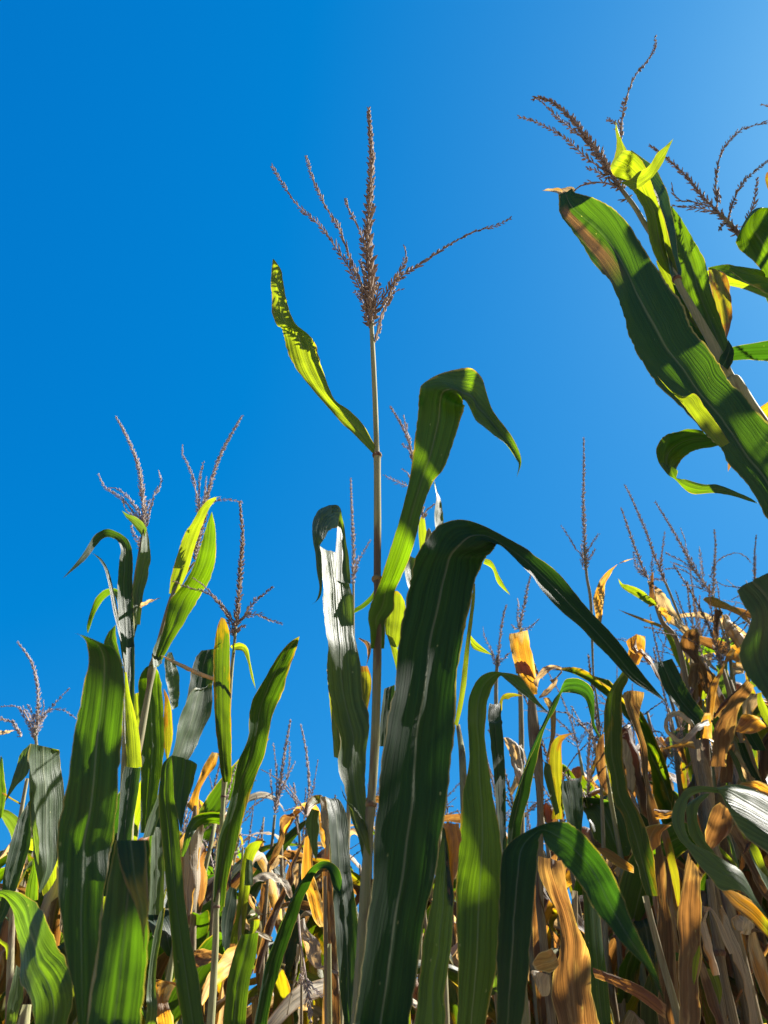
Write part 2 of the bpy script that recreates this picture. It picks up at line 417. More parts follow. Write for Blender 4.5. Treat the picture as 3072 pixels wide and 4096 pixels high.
def tpath(s, Y0, Y1):
    rows = parse(s); n = len(rows)
    return catmull([P(r[0], r[1], Y0 + (Y1 - Y0) * i / (n - 1)) for i, r in enumerate(rows)], 6)
def tassel(pl, spike, branches, Y, mat='tassel', size=1.0, fat=1.0, Yt=None, spread=.04, dens=1.0, skip=.0):
    """spike and branches are traced from the base to the tip"""
    COUNT[0] += 1; rr = random.Random(COUNT[0]); o3 = org(pl); size *= YK.get(pl.name, 1.0); spread *= YK.get(pl.name, 1.0); Yt = yk(pl, Yt) if Yt else None; Y = yk(pl, Y)
    pts = tpath(spike, Y, Yt if Yt else Y); mb = MB()
    n = len(pts); tube(mb, pts, [.0024 * size * (1 - .6 * i / n) for i in range(n)], 5)
    k0 = int(n * skip)
    spikelets(mb, pts[k0:], .0042 * size / dens, 3, .0135 * size * fat, .0046 * size * fat, .52, COUNT[0])
    t = mb.build('tassel', M[mat], pl, o3, smooth=False)
    for bs in branches:
        pts = tpath(bs, Y, Y + rr.uniform(-spread, spread)); mb = MB(); n = len(pts)
        tube(mb, pts, [.0012 * size * (1 - .5 * i / n) for i in range(n)], 4)
        spikelets(mb, pts[1:], .0062 * size / dens, 2, .0125 * size, .0040 * size, .42, COUNT[0] + len(bs), flat=True)
        mb.build('tassel_branch', M[mat], t, Vector((0, 0, 0)) + o3, smooth=False)
    return t

# ================================================================== plants in front
# the tall plant in the middle
def at(fr, x, y, Y):
    x0, y0, k = FR[fr]; p = P(x0 + x * k, y0 + y * k, Y); return (p.x, p.y)
pc = plant('tall green maize plant with one upright brown tassel, alone against the sky', at('E', 600, 1650, .66))
stalk(pc, 'C 668 1180 9, 680 1400 11, 693 1700 12, 700 1930 13, 703 1965 17, 704 2060 16, D 705 250 17, 704 540 17, 702 575 19, 706 620 17, 704 720 22, 700 790 28, 704 850 20, 703 1050 20, 697 1300 20, E 692 80 21, 680 300 20, 668 440 20, 666 475 23, 660 560 19, 650 700 20, 645 790 24, 640 850 24, 632 1100 30, 615 1400 33, 600 1650 36', .65, 'stalk', (4, 8, 17))
tassel(pc, 'C 668 1250, 666 1100, 655 900, 652 700, 664 480, 670 300, 662 160, 655 45',
       ['C 665 1200, 625 1080, 560 950, 470 810, 380 690, 270 590, 190 480, 120 365',
        'C 662 1120, 610 1000, 560 900, 500 730, 430 610, 360 470, 325 370, 310 308',
        'C 655 900, 620 760, 570 650, 535 580, 530 545',
        'C 672 1180, 740 1090, 800 1000, 900 935, 1000 870, 1120 790, 1240 730, 1360 695, 1440 655',
        'C 680 1200, 745 1120, 800 1020, 840 930, 862 870, 855 815',
        'C 690 1340, 715 1260, 730 1200, 760 1130, 790 1070, 830 1050',
        'C 662 1260, 640 1170, 615 1100, 575 1055', 'C 668 1180, 640 1000, 625 940, 610 880', 'C 690 1150, 705 1060, 715 1010'], .65, Yt=.63, spread=.05, fat=1.25)
leaf(pc, 'C 700 1975 700 1935, 645 1920 678 1885, 560 1835 620 1785, 480 1755 545 1715, 390 1655 478 1668, 325 1575 445 1610, 260 1490 405 1500, 210 1400 385 1430, 185 1310 362 1350, 172 1262 325 1297, 150 1245 245 1228, 124 1180 215 1150, 120 1100 195 1080, 116 1030 187 1010, 120 950 172 940, 124 895 140 890, 126 878',
     (.65, .62, .60, .585), 'lime', ns=(-.3, -.5, -.65, -.6, -.65), gutter=.13, ruffle=.05, freq=4)
leaf(pc, 'D 668 960 742 960, 660 860 746 860, 650 785 752 805, 668 715 800 745, 700 640 805 655, 728 570 830 585, 765 450 880 460, 805 320 920 330, 845 180 955 190, 885 20 1010 40, C 905 1930 1070 2030, 920 1800 1125 1890, 932 1700 1160 1790, 940 1610 1178 1700, 952 1572 1180 1668, 1010 1535 1186 1660, 1100 1506 1196 1672, 1205 1487 1215 1700, 1262 1525 1250 1740, 1305 1610 1310 1800, 1350 1710 1380 1880, 1430 1825 1440 1950, 1482 1930 1470 1990, 1500 2005 1486 2020, 1474 2088',
     (.65, .63, .60, .57, .55, .53, .50, .48, .47), 'green', ns=(.35, -.2, -.6, -.65, -.6, -.2, .0, .0, 0), gutter=.1, ruffle=.03)
leaf(pc, 'E 628 775 668 722, 612 690 665 640, 592 600 650 540, 555 500 640 440, 515 350 640 300, 492 210 648 150, 500 90 655 30, D 450 1330 650 1300, 430 1200 628 1220, 427 1050 610 1090, 420 900 585 900, 412 780 574 790, 404 680 566 690, 398 600 558 610, 388 500 548 520, 378 420 540 470, 375 386 532 430',
     (.65, .68, .70, .73, .76), 'pale', ns=(-.02, .12, .3, .15, .3), gutter=.12, ruffle=.10, freq=3.5, ragged=.02,
     more=[('D 455 560 558 600, 470 440 548 470, 483 330 530 370, 483 250 516 280, 487 190 510 220, 470 162 500 200, 430 168 488 285, 385 195 460 300, 352 245 430 325, 343 310 405 360, 348 370 385 388, 362 440 395 440, 372 540 398 560, 384 620 394 650, 368 690 376 690, 337 720', (.72, .74, .72, .66, .64, .64), (.3, .1, -.5, -.4, .3, .3), dict(ruffle=.03))])
leaf(pc, 'E 668 725 650 705, 655 600 590 560, 635 540 560 470, 600 500 535 420, 520 400 500 330', (.64, .67), 'lime', ns=-.5, name='leaf', gutter=.1)
leaf(pc, 'D 515 1580 465 1560, 515 1420 452 1400, 500 1300 440 1250, 470 1200 428 1120, 440 1120 426 1060', (.70, .72), 'lime', ns=-.5, gutter=.1)
big = leaf(pc, 'E 555 1760 865 1760, 570 1653 880 1653, 605 1400 918 1400, 640 1100 965 1100, 670 850 1030 850, 695 600 1058 600, 722 300 1098 310, 750 0 1125 20, D 790 1150 1146 1150, 830 900 1180 920, 862 750 1216 760, 892 600 1242 620, 915 500 1275 520, 940 420 1310 455, 985 338 1345 420, 1060 272 1368 395, 1170 252 1384 384, 1280 284 1400 395, 1400 345 1440 435, 1530 415 1530 522, G 90 1360 90 1480, 189 1425 150 1560, 300 1535 265 1680, 395 1645 370 1775, 500 1755 470 1885, 605 1880 560 1985, 700 2015 665 2100, 790 2125 772 2165, 878 2228',
     (.54, .55, .56, .58, .585, .59, .60, .62), 'deep', ns=(.05, .05, .06, .08, .0, -.05, .15, .25, .15), gutter=.08, ruffle=.035, freq=3, nseg=14, label='very broad dark green leaf that arches over to the right')
# second blade behind it, green with a folded orange tip
leaf(pc, 'E 900 1720 1070 1720, 935 1400 1075 1500, 960 1200 1110 1250, 1000 1000 1125 1000, 1030 800 1115 850, 1060 600 1095 700, 1065 560 1080 580', (.60, .66), 'green', ns=-.5, gutter=.08)
leaf(pc, 'E 1066 545 1162 552, 1075 590 1165 600, 1085 650 1163 650, 1085 760 1148 760, 1092 880 1132 880, 1105 980 1128 960, 1122 1010', (.66, .62), 'orange', ns=-.5, crumple=.06, gutter=.05)

# added blades hidden behind the big one to shade the leaves at left
for (q, yy, m_) in ((0, .74, 'green'), (1, .84, 'green'), (2, .95, 'blue')):
    leaf(pc, ['E 640 1900 800 1900, 680 1400 850 1400, 760 800 960 800, 800 200 1000 200, D 850 1150 1040 1150, 930 750 1100 750, 1020 450 1130 460, 1100 330',
              'E 760 1900 880 1900, 800 1300 900 1300, 850 600 1010 600, D 960 1350 1120 1350, 1010 900 1160 900, 1080 550 1200 560, 1170 320',
              'E 620 1900 740 1900, 700 1200 800 1200, 780 400 940 400, D 880 1200 1010 1200, 930 850 1010 850, 990 600'][q], (yy, yy, yy * 1.02), m_, ns=(-.3, -.5), gutter=.1)

# the plant whose shorter arching leaf stands right of the big blade
p2 = plant('green maize plant right of centre whose bright leaf curls over to a thin dry tip', at('E', 1240, 1653, .9))
stalk(p2, 'D 1150 1385 10, 1165 1480 13, E 1175 200 16, 1190 600 18, 1215 1200 22, 1230 1650 26', (1.0, .92), 'stalk')
leaf(p2, 'E 1140 1760 1300 1760, 1145 1653 1312 1653, 1152 1500 1332 1500, 1148 1300 1365 1300, 1138 1000 1388 1000, 1142 850 1390 850, 1150 680 1390 700, 1168 500 1366 500, 1195 300 1328 310, 1212 150 1310 160, 1205 0 1298 20, D 1204 1330 1305 1330, 1205 1260 1312 1275, 1222 1200 1322 1225, 1245 1150 1340 1175, 1290 1105 1360 1140, 1340 1087 1375 1118, 1392 1090 1392 1112, 1440 1097 1425 1145, 1500 1120 1480 1195, 1540 1175 1530 1228, 1590 1245 1580 1268, 1655 1318',
     (.72, .70, .70, .72, .74, .74, .72, .70), 'green', ns=(-.2, -.4, -.6, -.45, -.05, -.6, .5, .4), gutter=.12, nseg=12, ruffle=.03)
leaf(p2, 'E 1385 780 1420 780, 1375 600 1416 600, 1360 400 1414 400, 1340 200 1408 200, 1322 0 1396 0, D 1315 1350 1390 1350, 1320 1290 1390 1290, 1325 1262 1384 1260', (.95, 1.0), 'blue', ns=(.1, .35), gutter=.1)
leaf(p2, 'D 1130 1380 1150 1385, 1160 1200 1190 1200, 1190 950 1215 950, 1225 700 1243 700, 1238 600 1245 600', (.8, .85), 'lime', ns=-.5, gutter=.1)

# near plant with the dark arching leaf, lower right of centre
p3 = plant('near maize plant at the bottom with a dark blue-green leaf bent like a hairpin', at('H', 90, 2212, .62))
stalk(p3, 'H 100 2150 20, 96 2212 24, 92 2300 26', .64, 'stalk')
leaf(p3, 'H -40 2420 150 2420, 18 2212 172 2212, 20 1950 205 1950, 25 1700 236 1600, 42 1400 258 1300, 48 1230 266 1200, 88 1150 272 1140, 180 1082 276 1110, 270 1040 290 1085, 350 1014 300 1120, 430 1020 330 1175, 505 1062 375 1215, 575 1132 430 1280, 640 1212 490 1350, 700 1312 545 1430, 750 1420 590 1520, 805 1560 680 1630, 862 1690 765 1735, 930 1830 855 1825, 980 1950 930 1910, 1018 2095',
     (.52, .52, .54, .55, .50, .46, .45, .46), 'deep', ns=(.05, .05, .1, .0, -.35, -.35, -.3, -.3), gutter=.1, nseg=12, label='dark leaf folded over at the top and hanging down to the right')

# right: the leaning near plant
r1 = plant('near maize plant leaning in from the right with a huge dark leaf and nodding tassel', at('G', 1900, 1200, .75)); YK[r1.name] = 1.5
stalk(r1, 'F 800 985 7, 870 1075 10, 925 1150 11, 985 1250 12, 1060 1370 12, 1140 1520 15, 1155 1545 17, 1180 1600 15, 1250 1720 18, 1330 1860 20, 1395 1985 25, 1420 2030 22, 1460 2090 18, G 1275 330 34, 1360 480 40, 1450 620 44, 1620 900 48, 1790 1200 50', (.50, .50, .5, .5), 'stalk', (6,))
tassel(r1, 'F 850 1050, 740 880, 650 755, 570 655, 490 580, 400 540, 362 550',
       ['F 800 975, 720 920, 640 860, 550 775, 440 705, 340 662, 285 648', 'F 740 880, 640 770, 570 710, 490 645, 430 585, 385 545', 'F 830 1035, 760 1012, 680 1010, 620 1030, 590 1055',
        'F 850 1000, 845 870, 850 700, 862 590, 890 500, 930 410, 975 360, 1030 270, 1035 200', 'F 850 720, 820 680, 775 660', 'F 905 1080, 880 1100, 845 1105', 'F 790 960, 750 970, 700 940, 660 930'], .50, size=.9, spread=.03, dens=.9, fat=1.15)
leaf(r1, 'F 1125 1525 1160 1522, 1060 1465 1150 1460, 1005 1335 1120 1350, 985 1200 1085 1210, 940 1100 1040 1090, 905 1045 1005 985, 880 1010 985 930, 835 990 935 860, 800 960 890 832, 788 920 850 838, 815 860 880 838, 822 790 862 800, 816 720 835 740, 818 670', (.5, .49, .47, .45, .46, .47), 'lime', ns=(-.55, -.6, -.65, -.6, -.65), gutter=.08,
     more=[('F 840 1010 900 1048, 900 990 945 1042, 950 950 985 1015, 1000 915 1025 975, 1045 850 1075 905, 1090 810 1105 835, 1136 766', (.46, .44, .43), (-.5, -.65), {})], label='yellow-green leaf whose tip coils into a cup')
leaf(r1, 'F 1120 1505 1180 1522, 1108 1450 1180 1480, 1090 1350 1160 1400, 1060 1200 1145 1260, 1020 1050 1110 1100, 960 960 1060 950, 920 900 1000 900, 888 835 905 830', (.49, .51), 'blue', ns=(.3, .45, .2, .05), gutter=.12)
leaf(r1, 'F 1380 1970 1450 1990, 1340 1880 1440 1900, 1270 1740 1395 1760, 1200 1620 1350 1620, 1150 1480 1310 1450, 1130 1330 1250 1330, 1125 1200 1180 1210, 1122 1140 1126 1138', (.51, .53), 'green', ns=(-.2, -.6, -.65, -.6), gutter=.14)
leaf(r1, 'F 1300 1860 1330 1880, 1230 1780 1260 1790, 1160 1690 1225 1700, 1105 1600 1180 1580, 1055 1490 1130 1500, 1040 1440 1060 1440', (.52, .53), 'lime', ns=-.6, gutter=.1)
leaf(r1, 'F 1385 2000 1440 2045, 1400 1965 1468 1985, 1425 1925 1466 1930, 1440 1880', (.49, .5), 'deep', ns=0, gutter=.05)
leaf(r1, 'G 1700 1350 1800 1180, 1590 1260 1710 1000, 1475 1128 1580 810, 1430 1085 1475 612, 1330 940 1385 500, 1240 830 1335 400, 1190 722 1270 330, 1100 640 1205 230, 960 455 1150 170, 820 300 1070 55, F 985 2000 1225 1780, 930 1920 1180 1700, 880 1830 1120 1610, 850 1740 1070 1520, 818 1640 1020 1430, 770 1540 965 1345, 700 1440 890 1240, 610 1325 800 1160, 545 1245 710 1105, 505 1180 640 1078, 503 1110 590 1064, 500 1075 575 1040',
     (.44, .44, .43, .42, .41, .40, .40), 'giant', ns=(-.02, -.02, -.04, -.05, -.1, -.5, -.5), gutter=.08, nseg=14, ruffle=.03,
     label='huge dark green blade with a brown streak')
leaf(r1, 'F 512 1075 575 1112, 528 1065 584 1075, 510 1048 584 1042, 465 1052 525 1038, 404 1053', (.60, .59), 'tan', ns=.55, gutter=.1, name='withered_tip')
leaf(r1, 'G 1200 705 1100 640, 1120 725 1080 622, 1050 738 1000 616, 988 772 900 640, 950 815 838 680, 935 855 816 745, 930 880 830 810, 925 900 878 878', (.46, .45, .44), 'green', ns=(-.6, -.6, -.5, -.3), gutter=.1,
     more=[('G 830 810 945 860, 880 880 935 900, 930 915 960 908, 990 975 1000 914, 1050 998 1100 940, 1150 992 1180 942, 1250 1005 1290 985, 1340 1032 1370 1020, 1418 1055', (.43, .42), (-.5,), {})], label='narrow leaf hooked back on itself')
leaf(r1, 'F 1800 1720 1790 1560, 1659 1602 1659 1530, 1560 1572 1560 1508, 1450 1530 1450 1466, 1390 1500 1385 1468, 1330 1490 1335 1478', (.62, .60), 'green', ns=(.2, -.4), gutter=.1)
leaf(r1, 'F 1325 1478 1400 1500, 1328 1520 1435 1530, 1345 1600 1450 1620, 1385 1740 1462 1740, 1410 1830 1452 1800, 1430 1874', (.60, .58), 'yellow', ns=-.7, gutter=.08, label='small yellow leaf tip hanging down')
leaf(r1, 'G 1192 724 1248 694, 1090 618 1180 590, 975 470 1100 480, 960 452 1040 405, 880 365 950 430, 818 298', (.385, .39), 'lime', ns=-.7, gutter=.05, label='lime strip over the dark blade standing in for its sunlit patch')  # lime strip laid on the dark blade to paint its sunlit margin
leaf(r1, 'F 1290 1930 1400 2010, 1200 1750 1330 1850, 1150 1640 1250 1700, 1130 1560 1190 1600', (.53, .52), 'deep', ns=-.05, gutter=.1)

r2 = plant('maize plant cut off by the right edge with an open tassel of long thin branches', at('F', 2100, 2300, 1.0)); YK[r2.name] = 1.35
stalk(r2, 'F 1400 1190 9, 1450 1240 10, 1510 1310 12, 1600 1420 14, 1800 1750 18, 2000 2100 22, 2100 2300 24', .66, 'stalk')
tassel(r2, 'F 1500 1300, 1440 1230, 1380 1170, 1300 1090, 1230 1000, 1150 920, 1080 860, 1008 805',
       ['F 1400 1190, 1300 1155, 1210 1145, 1130 1138', 'F 1330 1140, 1240 1115, 1180 1110, 1140 1075, 1128 1020', 'F 1380 1140, 1370 1030, 1385 900, 1420 810, 1500 725, 1590 692, 1660 675',
        'F 1440 1210, 1470 1110, 1520 1010, 1590 945, 1665 885', 'F 1540 1230, 1580 1130, 1590 1060, 1600 980', 'F 1420 1240, 1400 1255, 1385 1270', 'F 1380 1120, 1385 1060, 1395 1120'], .66, size=.95, dens=.9)
leaf(r2, 'F 1659 1565 1800 1480, 1615 1490 1790 1400, 1555 1425 1760 1330, 1490 1350 1735 1240, 1500 1300 1715 1190, 1560 1205 1690 1165, 1600 1165 1665 1150, 1628 1148', (.6, .6, .58), 'green', ns=(-.6, -.6, -.1, .1), gutter=.12)
leaf(r2, 'F 1680 1100 1720 1080, 1655 1040 1700 1020, 1643 990 1690 970, 1650 955 1670 940', (.62,), 'yellow', ns=-.5)

r3 = plant('near maize plant at the right edge with a jagged dark blue leaf', at('G', 1900, 2600, .62)); YK[r3.name] = 1.4
stalk(r3, 'G 1800 2350 24, 1850 2500 26, 1900 2600 30', .42, 'stalk')
leaf(r3, 'G 1700 2480 1950 2300, 1475 2222 1880 2150, 1392 2130 1800 2000, 1340 2062 1740 1900, 1314 1985 1690 1820, 1326 1890 1650 1740, 1360 1800 1620 1670, 1376 1725 1600 1600, 1345 1665 1580 1530, 1322 1615 1550 1490, 1300 1566 1500 1452', (.40, .40, .38, .36), 'blue', ns=(-.3, -.05, .0, .05, .1), gutter=.06, ruffle=.03)

r4 = plant('near maize plant at the lower right with a shining leaf curled into a question mark', at('N', 1400, 2100, .8))
stalk(r4, 'N 1300 1300 20, 1350 1700 26, 1400 2100 30', .8, 'stalk')
leaf(r4, 'N 1200 640 1200 1000, 1080 440 1080 880, 1009 398 1009 800, 930 350 900 720, 840 300 800 620, 760 278 730 520, 690 280 670 420, 640 292 640 370, 590 303 610 350', (.74, .74, .72), 'pale', ns=(.5, .55, .4), gutter=.1, ruffle=.08, freq=3, nseg=12,
     more=[('N 590 302 615 352, 530 296 545 345, 450 294 480 342, 360 320 400 362, 300 375 360 398, 258 430 350 450, 234 530 335 540, 240 620 340 620, 290 720 380 715, 360 790 445 770, 440 900 540 820, 530 1000 610 870, 620 1120 700 920, 710 1132 780 980, 800 1150 850 1080, 880 1230 910 1190, 1009 1370 990 1330', (.72, .70, .68, .68), (-.55, -.5, -.1, .0, .1, .45, .4), {}),
           ('N 440 380 540 350, 352 440 460 440, 350 540 440 540, 362 640 460 620, 400 720 510 740, 470 800 600 860', (.74, .74), (0, 0), {})], label='silvery leaf bent into a hook')
leaf(r4, 'N 1100 1640 1100 1420, 1009 1520 1009 1370, 860 1372 920 1250, 750 1285 800 1170, 635 1135 710 1130', (.9, .9), 'yellow', ns=-.45, crumple=.03)

# ------------------------------------------------------------------ left side
l1 = plant('slender maize plant at upper left with a yellow leaf tip crossing its three-pronged tassel', at('B', 640, 2206, 1.42))
stalk(l1, 'A 800 770 6, 785 860 7, 768 960 8, 750 1080 10, 735 1250 12, 720 1450 14, B 705 400 16, 690 800 18, 665 1500 20, 650 2206 22', 1.4, 'stalk', (5,))
tassel(l1, 'A 795 800, 795 700, 785 600, 770 480, 740 380, 690 270, 642 182', ['A 790 790, 750 730, 700 660, 640 610, 580 570, 545 502', 'A 790 780, 760 700, 710 630, 650 580, 600 575', 'A 800 790, 830 700, 850 620, 890 550, 878 482', 'A 790 860, 770 860, 740 830, 725 780', 'A 800 760, 815 680, 830 640', 'A 780 920, 765 880, 745 860', 'A 790 820, 770 760, 700 700, 680 650'], 1.4, mat='tasselPale')
leaf(l1, 'A 728 1330 775 1330, 722 1200 795 1160, 745 1080 822 1030, 768 960 834 960, 785 870 828 880, 795 800 812 800', (1.4, 1.38, 1.36), 'pale', ns=(.1, .3, .3), gutter=.1, ruffle=.05,
     more=[('A 795 855 812 800, 765 815 790 765, 725 765 750 735, 695 735 705 718, 673 700', (1.36, 1.34), (-.5,), {})], label='pale leaf with a yellow folded tip')
leaf(l1, 'B 735 500 742 500, A 715 1750 742 1750, 690 1560 745 1560, 668 1400 742 1420, 652 1250 738 1240, 650 1120 732 1100, 658 1000 735 980, 668 910 722 890, 650 870 690 845, 622 852 640 815, 580 850 585 802, 535 890 525 835, 490 952 480 905, 440 1000 432 975, 344 1078', (1.4, 1.38, 1.34, 1.3, 1.28), 'blue', ns=(.2, .25, .3, .3, -.4, .2, .3), gutter=.12)
leaf(l1, 'A 700 1600 14, 670 1380 14, 640 1260 13, 615 1130 11, 590 1030 9, 555 970 6, 510 934', (1.42, 1.4), 'blue', ns=.3)
leaf(l1, 'A 690 1300 14, 650 1160 18, 600 1150 18, 550 1190 20, 515 1260 14, 490 1340 10, 485 1380', (1.45, 1.5), 'green', ns=-.3)
leaf(l1, 'A 640 1560 680 1560, 590 1460 650 1440, 575 1430 640 1380, 600 1370 640 1330', (1.5,), 'green', ns=0)
leaf(l1, 'A 770 1230 9, 800 1215 10, 830 1200 8, 890 1183', (1.4, 1.36), 'tan', ns=.3)
leaf(l1, 'B 700 790 785 785, 695 650 775 640, 692 500 750 500, 690 380 722 400, 688 260 700 260', (1.32, 1.34), 'lime', ns=(-.3, -.6), gutter=.12)
leaf(l1, 'A 735 1500 745 1400, 730 1260 780 1230, 745 1180 770 1180', (1.42, 1.42), 'pale', ns=.2)

leaf(l1, 'B 690 900 745 900, 695 750 748 760, 688 500 744 500, 690 300 744 300, 700 120 742 120', (1.36, 1.38), 'blue', ns=(.1, .3), gutter=.16)
leaf(l1, 'B 640 1250 725 1250, 655 1100 735 1100, 668 900 765 920, 690 780 778 790', (1.3,), 'blue', ns=(0, .15), gutter=.12)
leaf(l1, 'B 560 1500 660 1500, 600 1300 700 1300, 640 1150 700 1150', (1.34,), 'deep', ns=0)

l2 = plant('maize plant at left with two bright yellow-green upright leaves around a leaning tassel', at('B', 700, 2206, 1.5))
stalk(l2, 'A 1075 985 5, 1020 1060 6, 960 1150 8, 925 1250 9, 890 1380 10, 860 1500 13, 840 1580 20, 825 1680 14, 800 1820 16, 775 1960 18, 745 2110 20, B 720 1000 22, 700 1500 24, 700 2206 26', 1.45, 'paleStalk', (5,))
tassel(l2, 'A 1078 970, 1100 860, 1120 760, 1140 640, 1165 550, 1200 440, 1240 350, 1290 260, 1337 180', ['A 1100 750, 1090 640, 1072 540, 1040 450, 1010 390, 1010 335', 'A 1105 740, 1100 620, 1105 520, 1125 430', 'A 1120 730, 1150 680, 1200 645, 1270 640, 1340 655', 'A 1085 960, 1080 880, 1100 800, 1150 720', 'A 1110 720, 1130 620, 1140 520'], 1.45, mat='tasselPale')
leaf(l2, 'A 935 1160 985 1155, 948 1060 1040 1030, 985 930 1078 900, 1020 830 1112 800, 1060 770 1135 740, 1100 700 1162 680, 1140 650 1192 640, 1180 628 1200 626, 1232 620', (1.45, 1.4, 1.37), 'lime', ns=(-.5, -.6, -.65, .2), gutter=.1)
leaf(l2, 'A 835 1580 880 1560, 860 1500 950 1430, 905 1350 1020 1320, 940 1200 1090 1200, 1010 1110 1150 1100, 1065 1020 1185 1000, 1100 920 1196 910, 1130 830 1192 810, 1150 760 1180 745, 1172 705', (1.45, 1.42, 1.36, 1.33), 'green', ns=(-.1, -.3, -.6, -.65), gutter=.12, label='long green leaf turning yellow above')
leaf(l2, 'B 775 1150 840 1150, 778 950 870 950, 776 700 908 700, 770 500 905 500, 764 360 897 370, 772 290 888 300, 800 240 872 250, 830 222 845 222', (1.47, 1.47, 1.44), 'green', ns=(0, 0, -.1, -.6), gutter=.05)
leaf(l2, 'B 925 760, 908 670 952 650, 905 520 955 560, 910 420 945 450, 905 375 925 385, 905 350', (1.5,), 'yellow', ns=-.5)
leaf(l2, 'B 950 470 985 450, 930 370 992 370, 915 280 990 280, 910 200 975 220, 930 150 950 150', (1.55,), 'pale', ns=(.2, .3), ruffle=.08)

leaf(l2, 'B 815 1600 905 1600, 830 1380 908 1380, 838 1200 905 1200, 845 1110 890 1120', (1.4,), 'pale', ns=(.1, .35), gutter=.12)
leaf(l2, 'B 800 2206 860 2206, 810 2050 862 2000, 825 1900 870 1850, 850 1720 895 1700, 880 1600 915 1560', (1.3,), 'pale', ns=(.2, .3), gutter=.15)
leaf(l2, 'B 750 700 790 700, 740 500 790 500, 745 380 770 370', (1.5,), 'lime', ns=-.5)
leaf(l2, 'A 850 1570 895 1545, 845 1480 890 1470, 870 1420 900 1400, 895 1380', (1.44,), 'pale', ns=.4)

l3 = plant('maize plant at left with a thick upright tassel above a narrow yellow-brown leaf', at('B', 1150, 2206, 1.3))
stalk(l3, 'A 1305 1330 6, 1295 1450 7, 1280 1600 8, 1268 1800 8, 1256 2000 9, B 1250 720 10, 1243 850 14, 1235 950 10, 1225 1150 11, 1205 1450 16, 1198 1560 12, 1192 1750 15, 1180 1980 17, 1165 2206 19', 1.3, 'stalk', (7, 10))
tassel(l3, 'A 1302 1380, 1308 1300, 1318 1190, 1325 1080, 1335 950, 1342 850, 1335 750, 1326 650', ['A 1295 1340, 1250 1270, 1190 1190, 1120 1145, 1040 1125, 960 1090', 'A 1290 1310, 1240 1240, 1180 1170, 1120 1110, 1070 1075', 'A 1310 1320, 1360 1270, 1400 1210, 1450 1170, 1508 1125', 'A 1305 1330, 1350 1290, 1420 1272, 1480 1300, 1555 1325', 'A 1300 1360, 1330 1345, 1355 1340', 'A 1295 1400, 1270 1340, 1260 1300'], 1.3, mat='tassel')
leaf(l3, 'B 1235 870 1275 870, 1222 820 1282 830, 1208 700 1280 740, 1192 560 1280 600, 1182 400 1276 440, 1180 200 1272 240, A 1186 1440 1272 1450, 1200 1350 1266 1360, 1222 1290 1245 1300', (1.28, 1.25, 1.22), 'mottled', ns=(0, -.3, -.55, -.6), gutter=.14)
leaf(l3, 'B 1178 1530 1240 1560, 1182 1420 1262 1400, 1205 1200 1325 1150, 1262 1000 1395 900, 1322 760 1450 760, 1368 620 1482 620, 1388 460 1530 450, 1440 330 1572 340, 1520 200 1612 220, 1590 105 1642 120, 1656 62', (1.3, 1.27, 1.22, 1.18), 'dead', ns=(.05, .1, .05, 0, .1), gutter=.15, ruffle=.03, freq=4, label='long leaf leaning right with a bleached tip')
leaf(l3, 'A 1272 1450 1285 1500, 1290 1440 1300 1475, 1330 1432 1335 1475, 1370 1460 1350 1490, 1385 1540 1370 1540, 1400 1610 1388 1620, 1415 1690', (1.3, 1.26), 'lime', ns=-.5)
leaf(l3, 'B 1215 1105 1215 1035, 1160 1095 1150 1035, 1110 1110 1090 1050, 1075 1150 1050 1085, 1050 1200 1025 1150, 1020 1280 1000 1280', (1.3, 1.25), 'green', ns=-.55)
leaf(l3, 'A 1265 1645 8, 1180 1620 11, 1080 1580 13, 980 1535 12, 925 1512 7, 885 1500', (1.3, 1.22), 'tan', ns=.3, roll=.6)
leaf(l3, 'B 790 1180 850 1160, 830 1050 900 1000, 890 880 960 850, 940 750 1040 740, 975 600 1110 620, 1010 480 1160 480, 1050 380 1172 330, 1085 345 1150 330', (1.36, 1.42), 'pale', ns=(.2, .4, .4), gutter=.15, ruffle=.06)
leaf(l3, 'B 1000 560 1100 540, 1035 400 1160 400, 1060 250 1178 300, 1085 180 1185 200, 1115 140 1186 130', (1.45,), 'blue', ns=.1)

l4 = plant('near maize plant at left with a towering broad leaf, hooked at its lit top', at('B', 480, 2206, .62))
stalk(l4, 'B 545 1500 24, 520 1800 28, 490 2206 32', .62, 'stalk')
l4_ = leaf(l4, 'B 415 2400 470 2400, 430 2206 482 2206, 400 1990 505 1990, 360 1800 540 1800, 335 1600 560 1600, 322 1400 590 1400, 314 1150 612 1240, 350 1000 640 1080, 376 850 655 860, 400 640 668 660, 430 500 685 450, 462 350 686 290, 488 210 662 180, 482 130 625 125, 470 86 570 100, 440 55 500 72, 412 45', (.50, .50, .50, .49, .47, .455), 'shadegreen', ns=(.0, .0, .0, .0, -.1, -.6, -.75, -.6), gutter=.03, ruffle=.015, nseg=12, label='towering broad leaf with a bent hooked top')
leaf(l4, 'B 470 2400 790 2400, 482 2206 778 2206, 520 1950 806 1950, 560 1650 822 1700, 598 1400 831 1400, 625 1260 830 1250, 640 1192 824 1188', (.46, .46, .455), 'shadegreen', ns=(0, -.3, -.6, -.5), gutter=.04, nseg=12,
     more=[('B 642 1190 800 1192, 650 1260 812 1270, 668 1350 815 1400, 700 1440 820 1500, 745 1540 822 1580, 775 1640 806 1660, 790 1740 800 1740, 790 1832', (.452, .445), (-.2,), dict(v0=.9, v1=1.4))], label='leaf snapped over with a brown flap')
